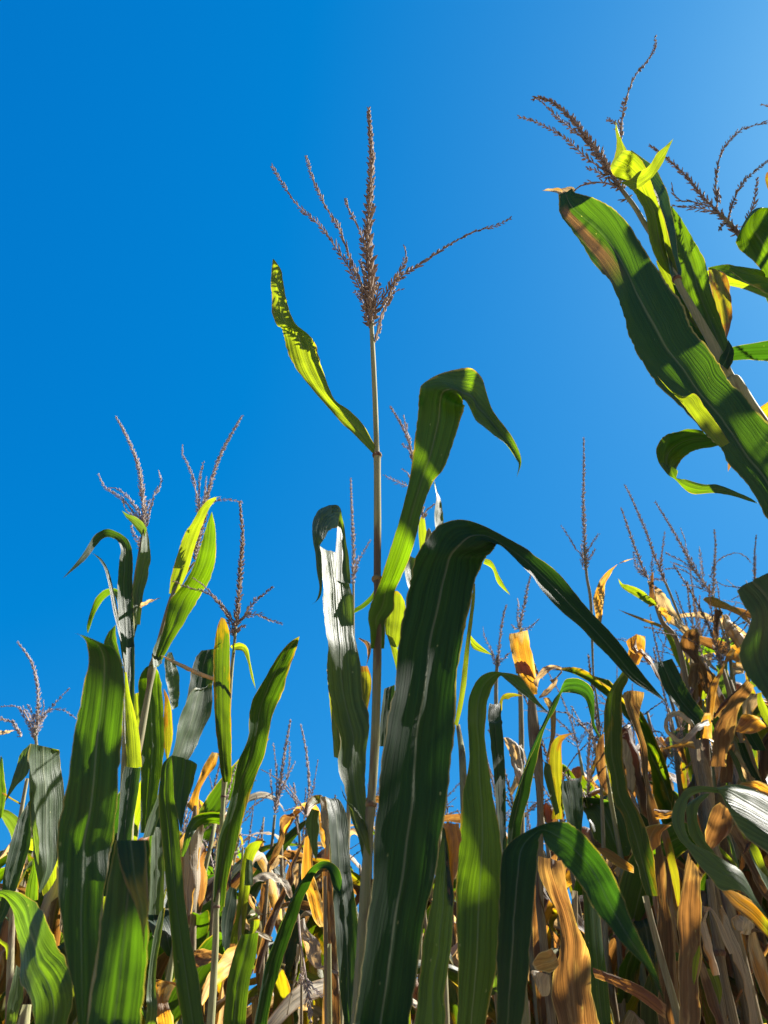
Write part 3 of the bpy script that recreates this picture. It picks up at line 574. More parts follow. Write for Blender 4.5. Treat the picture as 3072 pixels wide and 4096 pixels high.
leaf(l4, 'B 1020 2350 1190 2350, 1010 2206 1130 2206, 970 1980 1100 1960, 945 1700 1052 1720, 925 1500 1020 1500, 905 1280 1000 1250, 885 1100 990 1100, 878 950 965 950, 885 850 960 850, 900 770 955 765, 945 722 960 722', (.64, .65, .66), 'green', ns=(.0, .1, -.05, -.1), gutter=.12,
     more=[('B 948 722 1092 772, 955 800 1078 830, 958 870 1062 900, 962 950 1040 960, 975 1020 1022 1030, 990 1090 1012 1090, 1000 1150', (.65, .64), (.35, 0, -.5), dict(v0=.7, v1=1.0))], label='leaf folded at the top into a triangle')
l5 = plant('nearest maize plant in the bottom left corner with a drooping lime green leaf', at('B', 120, 2206, .75))
stalk(l5, 'B 150 2100 20, 130 2206 28, 120 2300 32', .8, 'stalk')
leaf(l5, 'B -250 1750 -150 1600, -110 1560 -60 1490, 0 1500 0 1465, 62 1570 75 1470, 90 1650 140 1492, 100 1750 195 1540, 104 1850 255 1600, 106 1920 292 1700, 125 1990 312 1780, 150 2060 360 1850, 175 2130 400 1950, 190 2206 405 2080, 200 2300 370 2206, 260 2400 330 2380', (.75, .72, .66, .62, .62), 'green', ns=(-.3, -.6, -.7, -.3, .0), gutter=.06, ruffle=.04, freq=4, nseg=12, label='drooping leaf with a brown torn margin')
leaf(l5, 'B 20 2300 70 2300, 40 2100 100 2150, 60 2000 130 2050, 90 1880 120 1900', (.9,), 'pale', ns=.3)
leaf(l5, 'B -60 1700 -30 1660, 0 1760 0 1735, 30 1790 45 1770, 35 1850 40 1850', (.8,), 'lime', ns=-.6)

l6 = plant('maize plant at the left edge with a pale leaf folded over and hanging straight down', at('B', 60, 2206, 1.3))
stalk(l6, 'B 150 850 8, 130 960 9, 110 1090 10, 80 1400 13, 60 1800 16, 50 2206 18', 1.25, 'paleStalk', (2,))
leaf(l6, 'B 215 1480 225 1480, 205 1380 310 1330, 180 1200 335 1150, 168 1020 355 980, 158 850 345 830, 158 720 335 710, 165 655 325 690', (1.16, 1.15, 1.13), 'pale', ns=(.3, .4, .45), gutter=.1, ruffle=.06, nseg=12,
     more=[('B 168 655 175 690, 130 690 160 750, 105 740 158 800, 85 800 135 850, 60 880 90 890, 25 982', (1.13, 1.1), (-.4, .3), {}), ('B 165 950 175 900, 175 1080 195 1060, 185 1180 215 1170, 200 1280 215 1270, 212 1330', (1.13, 1.12), (-.6,), {})], label='pale hanging leaf folded at the top')
leaf(l6, 'B -40 1640 20 1640, 0 1560 55 1560, 20 1380 110 1400, 60 1200 165 1220, 100 1080 172 1080, 140 1010 172 960', (1.2, 1.22), 'blue', ns=(.1, .3))
leaf(l6, 'B 130 1530 210 1520, 150 1420 212 1440, 175 1340 205 1390, 182 1290 195 1300', (1.2,), 'green', ns=-.4)
leaf(l6, 'B 240 1500 310 1400, 215 1400 312 1280, 235 1250 315 1200, 250 1150 320 1120', (1.22,), 'lime', ns=-.5)
leaf(l6, 'B 115 990 5, 70 965 5, 30 940 6, 10 925', (1.25,), 'yellow', ns=-.5)
leaf(l6, 'B -20 1100 15 1050, -20 950 35 940, -15 830 25 850, 5 720 15 740', (1.3,), 'green', ns=-.2)
l7 = plant('small far maize plant at the left edge with a curved tassel like a feather', at('A', 180, 2400, 2.4))
stalk(l7, 'A 195 1900 6, 200 1980 7, 205 2080 9, 200 2300 11', 2.4, 'paleStalk')
tassel(l7, 'A 192 1960, 205 1850, 212 1740, 200 1630, 170 1530, 100 1430', ['A 190 1950, 150 1840, 100 1790, 50 1780, 0 1785', 'A 190 1940, 170 1850, 130 1790', 'A 200 1940, 240 1850, 300 1770, 385 1682', 'A 205 1900, 250 1820, 340 1800, 420 1850', 'A 190 1970, 165 1900, 130 1840, 110 1800', 'A 195 1900, 180 1830, 150 1770', 'A 205 1880, 240 1800, 240 1760'], 2.4, mat='tasselPale', size=1.25, dens=.8)
tassel(l7, 'A 115 1950, 90 1900, 60 1865, 0 1855', ['A 60 1865, 30 1860, 0 1840'], 2.4, mat='tasselPale', size=1.2, dens=.8)
leaf(l7, 'A -40 1940 12, 0 1930 12, 40 1925 9, 80 1915', (2.4, 2.3), 'tan', ns=.3)

# ================================================================== behind the near plants, lower middle
m1 = plant('maize plant with a dark arching leaf just left of the central stalk', at('O', 1150, 2212, 1.0))
stalk(m1, 'O 1150 1500 14, 1150 1900 18, 1150 2212 20', 1.0, 'stalk')
leaf(m1, 'O 450 2400 570 2400, 480 2212 600 2212, 530 1950 645 1950, 580 1700 735 1660, 655 1500 810 1430, 760 1240 905 1150, 860 1030 985 950, 930 900 1030 870, 1000 812 1062 842, 1085 765 1100 828, 1180 785 1140 850, 1240 850 1165 930, 1262 950 1190 1010, 1256 1060 1242 1060', (1.0, .98, .95, .92), 'deep', ns=(.05, .15, .05, -.2, -.5), gutter=.2)
leaf(m1, 'O 1290 2320 1380 2320, 1285 2212 1382 2212, 1240 1900 1402 1900, 1210 1500 1420 1500, 1190 1200 1392 1200, 1172 900 1345 900, 1160 600 1325 650, 1140 350 1312 400, 1118 230 1250 240, 1112 190 1200 205', (.95, .98, 1.0), 'blue', ns=(0, .05, .4, .5), gutter=.12, nseg=12)
m2 = plant('pale withering maize plant whose leaf tips hang like ribbons left of the central stalk', at('O', 1130, 2212, 1.3))
stalk(m2, 'O 1110 900 12, 1120 1500 16, 1130 2212 20', 1.3, 'dryStalk')
leaf(m2, 'O 1160 900 1190 900, 1140 500 1180 480, 1110 300 1165 280, 1085 183 1120 250, 1000 188 1040 260, 945 240 985 310, 922 330 965 380', (1.3, 1.22), 'yellow', ns=(.2, -.4), gutter=.1)
leaf(m2, 'O 990 300 1060 320, 940 420 1060 420, 948 500 1055 500, 970 590 1050 580, 1005 680 1048 660, 1030 765', (1.2,), 'pale', ns=.4, ruffle=.06)
leaf(m2, 'O 1065 190 1110 195, 1070 300 1135 290, 1085 400 1160 420, 1100 520 1165 530, 1115 640 1150 640, 1128 752', (1.2, 1.22), 'tan', ns=.4, crumple=.2)
leaf(m2, 'O 930 560 990 520, 900 900 1010 870, 960 1100 1060 1050, 1010 1280 1100 1280, 1060 1350 1105 1350', (1.4,), 'orange', ns=-.5, crumple=.1)
leaf(m2, 'O 1085 860 1160 860, 1090 1200 1190 1200, 1100 1600 1215 1600, 1090 2000 1240 2000, 1080 2300 1250 2300', (1.34,), 'brown', ns=-.2, crumple=.06)
m3 = plant('dead maize plant with brown bent leaves like hooks in the middle gap', at('O', 560, 2212, 1.9))
stalk(m3, 'O 610 780 10, 590 1100 13, 560 1500 16, 545 2212 18', 1.9, 'dryStalk')
leaf(m3, 'O 595 810 620 830, 640 700 690 720, 700 560 750 580, 708 440 745 470, 712 385 790 420, 750 355 835 350, 830 380 842 370, 850 440 870 440, 862 540 890 520', (1.9, 1.85), 'brown', ns=(-.2, -.5, .2), crumple=.12)
leaf(m3, 'O 470 1760 540 1760, 540 1450 650 1400, 600 1250 760 1080, 720 1000 840 920, 770 840 830 830, 855 660 900 640, 900 590 930 570, 945 525', (1.85, 1.9), 'brown', ns=(-.1, -.3), crumple=.12, roll=.3)
leaf(m3, 'O 640 1460 18, 560 1420 22, 480 1380 24, 400 1320 26, 370 1200 24, 385 1080 22, 440 970 28, 540 905 34, 660 905 36, 760 970 36, 812 1090 18', (1.8, 1.7, 1.75), 'tan', ns=(.3, -.3, .5, .4), crumple=.14, label='dry leaf rolled into an open ring')
leaf(m3, 'O 620 850 700 800, 640 760 740 730, 700 712 790 760, 760 740 830 800, 800 830 830 850', (1.9,), 'tan', ns=-.4, crumple=.12)
leaf(m3, 'O 520 1250 560 1240, 440 1150 470 1130, 420 1060 460 1080, 470 1080 490 1100, 520 1190 530 1190', (1.85,), 'tan', ns=-.5, crumple=.1)
leaf(m3, 'O 530 1300 600 1280, 530 1100 610 1080, 550 960 620 980', (1.9,), 'brown', ns=-.3, crumple=.1)
m4 = plant('yellow-green maize plant with a flag-like leaf tip in the middle gap', at('O', 350, 2212, 1.7))
stalk(m4, 'O 380 640 8, 370 900 11, 350 1500 15, 330 2212 18', 1.7, 'stalk')
leaf(m4, 'O 240 1500 380 1500, 320 1250 420 1200, 345 1000 445 980, 370 820 460 820, 392 690 480 740, 420 630 520 660, 480 592 545 610, 570 583 590 600', (1.7, 1.66), 'lime', ns=(.0, -.4, -.6), gutter=.12)
leaf(m4, 'O 395 980 470 980, 400 860 470 860, 410 740 465 760', (1.65,), 'pale', ns=.4)
leaf(m4, 'O 360 1550 430 1480, 440 1400 520 1350, 440 1290 530 1280', (1.65,), 'lime', ns=-.6)
leaf(m4, 'O 190 2330 400 2330, 205 2212 405 2212, 240 1850 440 1850, 300 1600 500 1600, 360 1420 520 1400', (1.2, 1.2), 'green', ns=(0, -.2), gutter=.1)
leaf(m4, 'O 195 1480 250 1600, 190 1250 300 1300, 235 1050 330 1100, 270 990 320 1010', (1.6,), 'blue', ns=(.2, .5))
m5 = plant('bleached maize plant with a long white rolled leaf behind the left stalk', at('B', 1060, 2206, 1.75))
stalk(m5, 'B 1080 1000 8, 1070 1500 14, 1060 2206 18', 1.75, 'dryStalk')
leaf(m5, 'B 1050 1680 1100 1640, 1035 1450 1140 1450, 1030 1300 1160 1300, 1040 1180 1166 1200, 1100 1100 1145 1110', (1.75, 1.7), 'tan', ns=(.2, .4), crumple=.06, roll=.3)
leaf(m5, 'B 1030 1000 1100 1060, 1070 920 1102 930, 1105 830 1140 850, 1130 770 1190 780, 1172 700 1212 710', (1.75,), 'orange', ns=-.3, crumple=.15)
leaf(m5, 'B 1035 1650 1050 1660, 1035 1350 1085 1400, 1060 1220 1110 1230', (1.74,), 'orange', ns=-.5)
leaf(m5, 'O 5 2010 20 2050, 60 1800 120 1900, 150 1680 240 1800, 240 1560 330 1740, 330 1488 416 1655', (1.5, 1.4), 'tan', ns=(-.1, .1, .5), crumple=.05, label='broad dry leaf snapped off square')
leaf(m5, 'O -60 1560 -60 1720, 0 1540 20 1700, 120 1560 120 1650, 200 1600 190 1640, 232 1580', (1.5,), 'brown', ns=-.2, crumple=.2)
leaf(m5, 'B 870 2206 960 2206, 850 2000 930 2080, 870 1960 980 1980, 960 1990 1010 2020', (1.5,), 'orange', ns=-.3, crumple=.15)
m6 = plant('small dead maize tassel hanging upside down at the bottom, left of the big blade', at('O', 900, 2300, 1.35))
stalk(m6, 'O 870 1230 5, 880 1300 8, 900 1800 9, 900 2300 12', 1.38, 'dryStalk')
tassel(m6, 'O 872 1240, 885 1400, 905 1560, 930 1720, 950 1850, 968 2000, 985 2212', ['O 915 1790, 890 1810, 860 1865', 'O 950 1850, 1000 1880, 1050 1940, 1080 1960', 'O 930 1700, 905 1780, 880 1840'], 1.33, mat='tasselPale', size=.8, skip=.62)
leaf(m6, 'O 890 1290 930 1270, 900 1400 960 1380, 920 1500 1060 1480, 950 1620 1075 1580, 1010 1700 1080 1690, 1100 1730 1110 1700, 1235 1785 1235 1750', (1.35, 1.3), 'tan', ns=(.2, -.4, .4), crumple=.15)
leaf(m6, 'O 860 1500 900 1510, 850 1620 890 1620, 850 1690 870 1690, 838 1800 852 1810, 800 1960 815 1970, 770 2130 780 2140', (1.33,), 'tan', ns=.3)

# tassels far behind
def far(label, st, Ys, spike, brs, mat='tasselPale', size=1.0, leafs=(), smat='paleStalk'):
    rows = parse(st); a = P(rows[-1][0], rows[-1][1], Ys)
    pl = plant(label, (a.x, a.y)); stalk(pl, st, Ys, smat); tassel(pl, spike, brs, Ys, mat=mat, size=size, dens=.85)
    for a_ in leafs: leaf(pl, a_[0], a_[1], a_[2], **a_[3])
    return pl
far('pencil-straight tassel rising just left of the central stalk', 'D 572 600 5, 572 900 6, 575 1200 8, 560 1500 10, E 500 1653 14', 1.75, 'D 570 600, 572 420, 565 250, 560 120, 557 18', ['D 575 560, 590 500, 620 440, 665 362', 'D 572 540, 590 500, 600 450'], leafs=[
    ('D 575 765 580 735, 630 735 620 712, 680 690 668 665, 700 640 690 630', (1.3,), 'green', dict(ns=-.3)),
    ('D 600 905 605 900, 640 940 665 930, 650 1000 668 980, 642 1060', (1.6,), 'brown', dict(ns=-.2)),
    ('D 610 1340 640 1350, 615 1200 668 1200, 610 1110 670 1120, 608 1055 650 1055', (1.5,), 'yellow', dict(ns=(.2, -.5)))])
far('slanting tassel peeking out behind the right-hand leaf of the central plant', 'D 960 480 8, 990 300 8, 1000 500 9, 1010 800 12, 1010 1200 14', 1.3, 'D 960 240, C 905 2000, 880 1900, 850 1820, 810 1750, 778 1698', ['D 870 60, 820 40, 750 5', 'C 900 1990, 880 1940, 840 1900', 'C 890 2100, 870 2060, 835 2040', 'D 970 200, 1000 180, 1020 160', 'C 890 1900, 860 1800, 850 1740'], leafs=[
    ('D 1030 330 1060 300, 1020 220 1070 260, 1030 120 1060 160, 1020 40 1040 100, 1022 35', (1.3,), 'pale', dict(ns=.3)),
    ('D 940 420 985 400, 930 300 975 300, 945 230 965 230', (1.32,), 'lime', dict(ns=-.6)),
    ('D 750 880 820 960, 745 800 850 850, 760 720 862 740, 790 660 840 670, 800 640 815 640', (1.2,), 'lime', dict(ns=-.5, gutter=.15)),
    ('D 810 1080 830 1050, 780 960 822 980, 755 880 790 900', (1.2,), 'lime', dict(ns=-.6)),
    ('D 1290 490 1300 462, 1340 520 1340 480, 1370 600 1385 570, 1440 665', (1.2,), 'lime', dict(ns=-.6)),
    ('D 1215 880 1220 940, 1260 930 1250 970, 1340 995', (1.2,), 'lime', dict(ns=-.6)),
    ('D 715 1500 760 1500, 725 1300 800 1280, 745 1180 800 1160', (1.2,), 'blue', dict(ns=.1)),
    ('D 880 640 925 600, 855 520 920 500, 880 440 915 460', (1.25,), 'pale', dict(ns=.2))])
far('tall single tassel on a thin bare stem, topmost right of the arching leaf', 'G 392 1300 6, 405 1480 7, 430 1640 8, K 832 800 9, 870 1100 9, 905 1480 10, H 640 800 8, 655 1200 11, 665 1600 14, 670 2200 17', 1.65, 'G 400 1440, 392 1250, 385 1050, 388 850, 388 670', ['G 380 1430, 375 1360, 340 1320, 300 1250, 258 1188', 'G 392 1360, 420 1320, 440 1280, 475 1235', 'G 395 1420, 420 1380, 455 1320', 'G 390 1400, 380 1340, 372 1300'], leafs=[
    ('G 440 1860 455 1860, 462 1790 486 1780, 455 1700 500 1690, 443 1620 512 1590, 465 1545 516 1530, 500 1480 545 1475, 560 1430 575 1425, 620 1400 622 1392, 690 1376', (1.65, 1.6), 'orange', dict(ns=-.6, crumple=.04))])
far('second tassel of the slanting group at the right, the tallest of the three', 'G 870 1520 6, 920 1640 6, 965 1760 7, 1010 1900 9, 1060 2212 12, H 1230 500 16, 1250 1000 18', 1.75, 'G 870 1520, 830 1420, 800 1350, 760 1230, 700 1090, 660 1000, 630 943', ['G 840 1450, 850 1350, 865 1220', 'G 790 1480, 790 1400, 800 1330', 'G 860 1500, 840 1430, 850 1330'], mat='tasselPale')
far('short leftmost tassel of the slanting group at the right', 'G 770 1510 6, 800 1600 9, 850 1750 11, 950 1900 13, H 1200 550 18, 1220 900 20', 1.7, 'G 770 1500, 735 1430, 700 1340, 660 1230, 630 1140, 608 1078', ['G 760 1490, 720 1460, 690 1420', 'G 750 1470, 700 1420, 680 1340', 'G 775 1500, 820 1500, 860 1505'], smat='dryStalk', leafs=[
    ('J 340 630 420 600, 342 500 402 510, 350 380 398 390, 372 240 392 250', (1.68,), 'brown', dict(ns=-.3, crumple=.05)),
    ('J 410 620 445 590, 330 600 350 515, 250 550 270 450, 170 500 190 410, 90 450 110 385, 30 400 50 370, 0 310', (1.68, 1.6), 'lime', dict(ns=-.6)),
    ('J 480 865 480 825, 380 825 400 795, 280 790 290 760, 190 750 200 725, 90 705 95 690, 0 655', (1.7, 1.6), 'orange', dict(ns=-.1, crumple=.05)),
    ('J 870 985 900 965, 760 940 800 900, 640 860 720 790, 540 790 650 690, 470 730 600 610, 430 650 560 540, 420 560 510 470, 402 470 450 420, 404 390', (1.7, 1.66), 'tan', dict(ns=(.2, -.5, -.6), crumple=.16, ragged=.1)),
    ('J 560 800 600 760, 520 740 560 690, 470 700 520 640, 440 680 460 620', (1.65,), 'orange', dict(ns=-.6, crumple=.1)),
    ('J 760 1480 800 1440, 700 1340 800 1300, 620 1180 740 1160, 570 1040 680 1050, 510 900 620 930, 480 790 560 840', (1.72,), 'lime', dict(ns=(-.3, -.6, -.3, -.65), gutter=.15)),
    ('J 880 1660 980 1640, 875 1600 978 1580, 880 1490 920 1500', (1.7,), 'lime', dict(ns=-.6))])
far('wide open tassel with many thin arms, rightmost of the slanting group', 'J 1040 500 7, 1120 640 9, 1200 900 12, 1250 1300 15, 1280 1900 20, H 1330 900 22', 1.7, 'G 1150 1590, 1080 1500, 1030 1430, 980 1330, 930 1240, 870 1140, 810 1043', ['G 1110 1560, 1050 1500, 960 1440, 870 1440', 'G 1130 1580, 1060 1545, 970 1535', 'G 1090 1500, 1080 1400, 1070 1310', 'G 1060 1450, 1000 1350, 985 1270, 960 1200', 'G 1070 1480, 980 1400, 900 1360, 870 1340', 'G 1040 1450, 960 1420, 900 1400'], leafs=[
    ('J 1450 830 1475 780, 1340 730 1380 690, 1250 680 1290 630, 1160 650 1210 590, 1060 630 1130 550, 980 590 1040 515, 942 545 965 522', (1.7, 1.62), 'orange', dict(ns=(.2, -.4, -.2), crumple=.12)),
    ('J 1480 760 1480 690, 1350 720 1380 650, 1240 650 1260 625', (1.72,), 'brown', dict(ns=-.2)),
    ('J 1070 650 1165 690, 1058 760 1120 770, 1052 880 1105 880, 1060 960 1110 950, 1115 1000', (1.65,), 'brown', dict(ns=-.4, crumple=.12)),
    ('J 1385 1060 1440 940, 1310 930 1390 850, 1230 810 1300 740, 1165 700 1220 700', (1.68,), 'tan', dict(ns=(.1, .3), crumple=.1, roll=.3))])
far('small upright tassel near the right edge with one long drooping arm', 'J 1060 480 5, 1100 700 8, 1240 1200 14, 1300 1800 18, H 1400 1000 20', 1.9, 'G 1155 1580, 1155 1500, 1160 1400, 1165 1300, 1158 1208', ['G 1140 1450, 1170 1400, 1230 1360, 1290 1345, 1340 1365, 1378 1405', 'G 1130 1490, 1150 1450, 1165 1410'], leafs=[
    ('J 1340 1260 1370 1130, 1200 1165 1265 1060, 1060 1110 1130 1000, 900 1035 960 960, 895 1010 905 950', (1.8, 1.75), 'brown', dict(ns=-.35, gutter=.15, crumple=.04)),
    ('J 1400 1350 1380 1110, 1290 1240 1290 1060, 1200 1250 1200 1110, 1190 1240 1190 1150', (1.78,), 'orange', dict(ns=(.1, -.5), crumple=.1)),
    ('J 1390 1380 1410 1260, 1320 1380 1330 1240, 1235 1365 1270 1230', (1.76,), 'tan', dict(ns=-.1, crumple=.15)),
    ('J 1290 1400 1320 1350, 1200 1480 1230 1400, 1090 1555 1110 1500', (1.8,), 'orange', dict(ns=-.3, crumple=.15))])
far('brown drooping tassel beside the dark broken leaf top right of centre', 'D 1370 1000 7, 1360 1200 9, E 1370 200 12, 1380 700 14', 2.0, 'D 1370 1060, 1375 980, 1385 880, 1400 780, 1418 718', ['D 1365 1050, 1330 960, 1300 900, 1288 840', 'D 1375 1040, 1410 1010, 1440 980', 'D 1360 1060, 1340 1000, 1330 950'])
far('bushy tassel above the orange strap-like leaf', 'D 1500 850 7, 1490 1000 9, 1500 1400 12, E 1500 600 16', 1.9, 'D 1490 850, 1500 790, 1520 700, 1535 620, 1555 545', ['D 1490 850, 1480 780, 1485 720, 1478 680', 'D 1500 845, 1540 850, 1600 795', 'D 1495 850, 1465 850, 1450 830'])
far('thin tassel on a long stem left of the middle gap, above the hooked brown leaves', 'B 1520 1050 6, 1505 1200 7, 1495 1300 8, 1480 1500 10, 1470 1900 12', 2.4, 'B 1520 1040, 1540 930, 1560 800, 1580 670, 1607 525', ['B 1520 1000, 1500 900, 1495 800', 'B 1525 1000, 1530 880, 1525 760, 1510 650', 'B 1530 980, 1560 900, 1600 820, 1630 760', 'B 1540 950, 1580 870, 1600 750, 1600 650'], size=1.25)
far('faint tassel behind the far left stalks, tilted to the left', 'B 1640 1040 5, 1655 1150 6, 1660 1400 8, 1660 1800 9', 2.9, 'B 1645 1080, 1635 960, 1625 880', ['B 1640 1000, 1620 930, 1600 880'], size=1.3)

# ================================================================== right-hand thicket, traced
t1 = plant('maize plant with an orange strap-like leaf standing upright, right of centre', at('H', 270, 1500, 1.45))
stalk(t1, 'H 225 250 12, 235 400 26, 255 600 30, 275 800 20, 280 1050 16, 275 1500 20', 1.5, 'dryStalk')
leaf(t1, 'H 205 270 262 262, 190 220 262 215, 160 150 250 130, 120 60 232 60, D 1475 1090 1590 1150, 1440 960 1562 1000, 1432 878 1536 856', (1.45, 1.4), 'orange', ns=(-.3, -.55, -.6), gutter=.12, crumple=.03, label='upright orange leaf cut off square')
leaf(t1, 'K 200 970 230 960, 170 900 230 890, 240 800 260 860, 300 730 330 800, 400 722 420 760, 480 745 490 800, 440 860 400 870, 390 930 350 880', (1.4, 1.35), 'tan', ns=(.4, .5, -.4), crumple=.1)
leaf(t1, 'K 230 1075 240 1090, 290 1000 330 1050, 370 930 410 960, 420 870 440 880', (1.4,), 'tan', ns=.4)
leaf(t1, 'K 130 660 160 640, 170 760 200 730, 220 840 240 830, 290 885', (1.45,), 'brown', ns=-.2)
leaf(t1, 'K 310 1750 350 1740, 360 1500 410 1500, 350 1250 420 1250, 300 1130 400 1170, 275 1080 340 1080', (1.5,), 'orange', ns=-.4, crumple=.12)
leaf(t1, 'D 1375 1315 1395 1300, 1378 1260 1400 1245, 1400 1215 1430 1240, 1450 1205 1450 1228, 1515 1222', (1.1,), 'yellow', ns=-.5)
leaf(t1, 'K 90 1850 110 1840, 60 1700 80 1690, 10 1600 40 1600', (1.6,), 'tan', ns=.4)
leaf(t1, 'H 60 520 90 515, 90 600 150 560, 110 680 170 640, 140 760 190 740, 150 860 180 860', (1.7,), 'tan', ns=(-.4, .3), crumple=.2)
leaf(t1, 'H 100 830 110 860, 110 800 150 800, 130 740 150 750', (1.7,), 'tan', ns=.3, crumple=.1)
t2 = plant('green maize plant with a narrow leaf arched like a shepherd\'s crook, right of centre', at('H', 130, 1500, 1.05))
stalk(t2, 'H 120 1180 14, 125 1350 18, 130 1500 20', 1.1, 'stalk')
leaf(t2, 'H 75 1280 165 1280, 85 1150 170 1050, 105 990 205 900, 150 830 245 710, 205 680 280 550, 262 540 318 440, 312 420 372 345, 360 312 402 268, 396 240 412 250, 410 205 412 252, 432 170 452 250, 490 165 500 262, 552 192 545 290, 592 245 572 370, 600 350 582 430, 600 430 590 460, 638 525', (1.1, 1.1, 1.05, 1.0, .98), 'deep', ns=(.1, .1, .05, -.5, -.6, -.3), gutter=.14, label='narrow leaf arched into a crook')
leaf(t2, 'H 345 1000 415 1000, 360 850 410 860, 330 720 410 760, 332 620 405 620, 352 545 408 550, 390 508 425 525, 440 495 445 508, 485 490', (1.3, 1.28), 'yellow', ns=(-.4, -.6), gutter=.1)
leaf(t2, 'H 465 1250 520 1250, 450 1100 525 1090, 425 950 534 950, 408 850 530 850, 398 766 518 770', (1.3,), 'blue', ns=(.05, .25))
leaf(t2, 'H 370 980 395 960, 330 850 370 850, 300 730 350 740, 310 660 340 680', (1.28,), 'pale', ns=(.3, -.3))
leaf(t2, 'H 470 1450 620 1450, 520 1300 610 1300, 560 2100 700 2212, 600 2212 700 2212', (1.4,), 'green', ns=.1)
t3 = plant('half-dead maize plant with a long green and yellow sheath-like leaf leaning left', at('N', 260, 2212, 1.2))
stalk(t3, 'N 20 1180 22, 60 1350 22, 100 1500 23, 170 1760 25, 250 2030 27, 290 2212 28', 1.2, 'paleStalk')
leaf(t3, 'H 905 1450 975 1455, 840 1250 935 1150, 772 1000 872 980, 722 900 805 850, 692 760 790 760, 662 600 768 600, 658 430 765 420, 668 300 760 270, 700 225 792 190, 755 145 815 130, 795 70 872 62, 815 0 895 0', (1.2, 1.2, 1.18, 1.15), 'mottled', ns=(.0, .05, -.1, -.3, -.5), gutter=.16, ruffle=.03, nseg=12, label='long wrinkled leaf with a yellow stripe')
leaf(t3, 'K 1210 640 1330 720, 1220 560 1370 640, 1260 500 1400 580, 1300 400 1410 480, 1290 370 1405 400', (1.15,), 'orange', ns=-.6, crumple=.06,
     more=[('K 1195 460 1320 375, 1230 540 1310 480, 1300 600 1330 560, 1350 590 1370 540, 1420 680 1430 620, 1500 790 1520 740, 1595 940', (1.13, 1.1), (-.2, .4), {})], label='folded leaf tip glowing orange')
t4 = plant('dead maize plant with a grey-brown crumpled leaf folded like a closed umbrella', at('H', 1100, 2212, 1.3))
stalk(t4, 'H 985 1250 16, 1010 1500 20, 1050 1900 26, 1080 2212 30', 1.35, 'dryStalk')
leaf(t4, 'H 990 2212 1100 2212, 975 1900 1090 1900, 970 1600 1060 1600, 962 1350 1025 1400, 955 1180 1005 1200, 930 1040 985 1060, 903 900 960 920, 893 780 932 780, 880 620 908 610, 850 510 888 490, 815 410 865 400, 782 340 885 320, 772 275 902 285, 775 256 900 254', (1.3, 1.3, 1.26), 'brown', ns=(-.1, 0, .1, -.2), gutter=.2, crumple=.06, nseg=12)
t5 = plant('dry brown maize plant with a single green blade leaning left, below the three slanting tassels', at('J', 960, 3200, 1.6))
stalk(t5, 'J 840 1200 24, 850 1500 30, 870 1900 34, 900 2212 36, 960 2700 40, 1000 3200 44', 1.65, 'dryStalk')
leaf(t5, 'J 860 2100 1000 2050, 840 1930 970 1860, 725 1820 920 1760, 620 1700 830 1640, 520 1550 750 1500, 445 1400 680 1350, 398 1270 610 1215, 392 1245 600 1200', (1.5, 1.5), 'blue', ns=(.0, .05, .1), gutter=.1, label='broad green blade broken off at the top')
leaf(t5, 'J 960 1620 1020 1500, 910 1450 990 1350, 830 1250 915 1200, 760 1150 900 1100, 690 1060 905 1000, 690 960 885 930, 770 880 870 870', (1.6,), 'brown', ns=-.2, crumple=.16)
leaf(t5, 'J 780 1500 880 1550, 780 1380 890 1350, 810 1240 900 1250', (1.58,), 'brown', ns=-.2, crumple=.12)
leaf(t5, 'J 965 1900 1050 1880, 980 1650 1085 1600, 1025 1480 1120 1450, 1110 1360 1170 1330, 1170 1240 1200 1260, 1200 1160 1260 1190, 1270 1070 1300 1110', (1.55, 1.6), 'orange', ns=(-.3, -.4), crumple=.08)
leaf(t5, 'J 1040 1820 1060 1850, 1150 1650 1200 1680, 1280 1540 1320 1580, 1420 1400 1440 1450', (1.5,), 'brown', ns=-.1, roll=.5)
leaf(t5, 'J 1100 1350 1110 1335, 1020 1300 1040 1260, 960 1240 985 1215, 905 1200 915 1170', (1.58,), 'tan', ns=.3)
t6 = plant('dead maize plant at right with a thick brown leaf slanting up to the right', at('J', 1050, 3200, 1.45))
stalk(t6, 'J 960 2100 40, 980 2400 42, 1010 2700 44, 1050 3200 48', 1.5, 'dryStalk')
leaf(t6, 'J 1030 2400 1200 2400, 1045 2212 1210 2212, 1090 2000 1290 1950, 1200 1770 1375 1740, 1320 1580 1460 1600, 1420 1430 1502 1500', (1.45, 1.4), 'brown', ns=(-.1, -.15), gutter=.15, crumple=.04, label='thick brown leaf slanting up to the right')
leaf(t6, 'J 1010 1900 30, 900 1950 34, 790 2060 36, 700 2120 30, 600 2060 24, 530 1960 22, 545 1870 24, 620 1810 30, 700 1820 32, 780 1890 26, 830 1960 12', (1.45, 1.35, 1.4), 'tan', ns=(.3, .2, .4, .5), crumple=.1, label='dry leaf rolled into a ring')
leaf(t6, 'J 870 2212 830 2120, 760 2180 740 2120, 620 2190 600 2160, 500 2215 490 2200', (1.45,), 'orange', ns=-.4)
leaf(t6, 'J 900 2100 1040 2080, 900 1960 1040 1930, 960 1800 1030 1800', (1.5,), 'orange', ns=-.4, crumple=.12)
leaf(t6, 'J 1290 2000 1400 2030, 1330 1900 1540 2010, 1400 1810 1635 1960, 1560 1850 1600 1900', (1.4,), 'orange', ns=(-.2, -.5), crumple=.16)
leaf(t6, 'J 1380 1800 1480 1850, 1400 1650 1550 1700, 1470 1580 1560 1600', (1.5,), 'tan', ns=.5, crumple=.08)
leaf(t6, 'J 1500 2212 1640 2212, 1400 2050 1560 2050, 1330 1980 1480 1950', (1.5,), 'deep', ns=0)
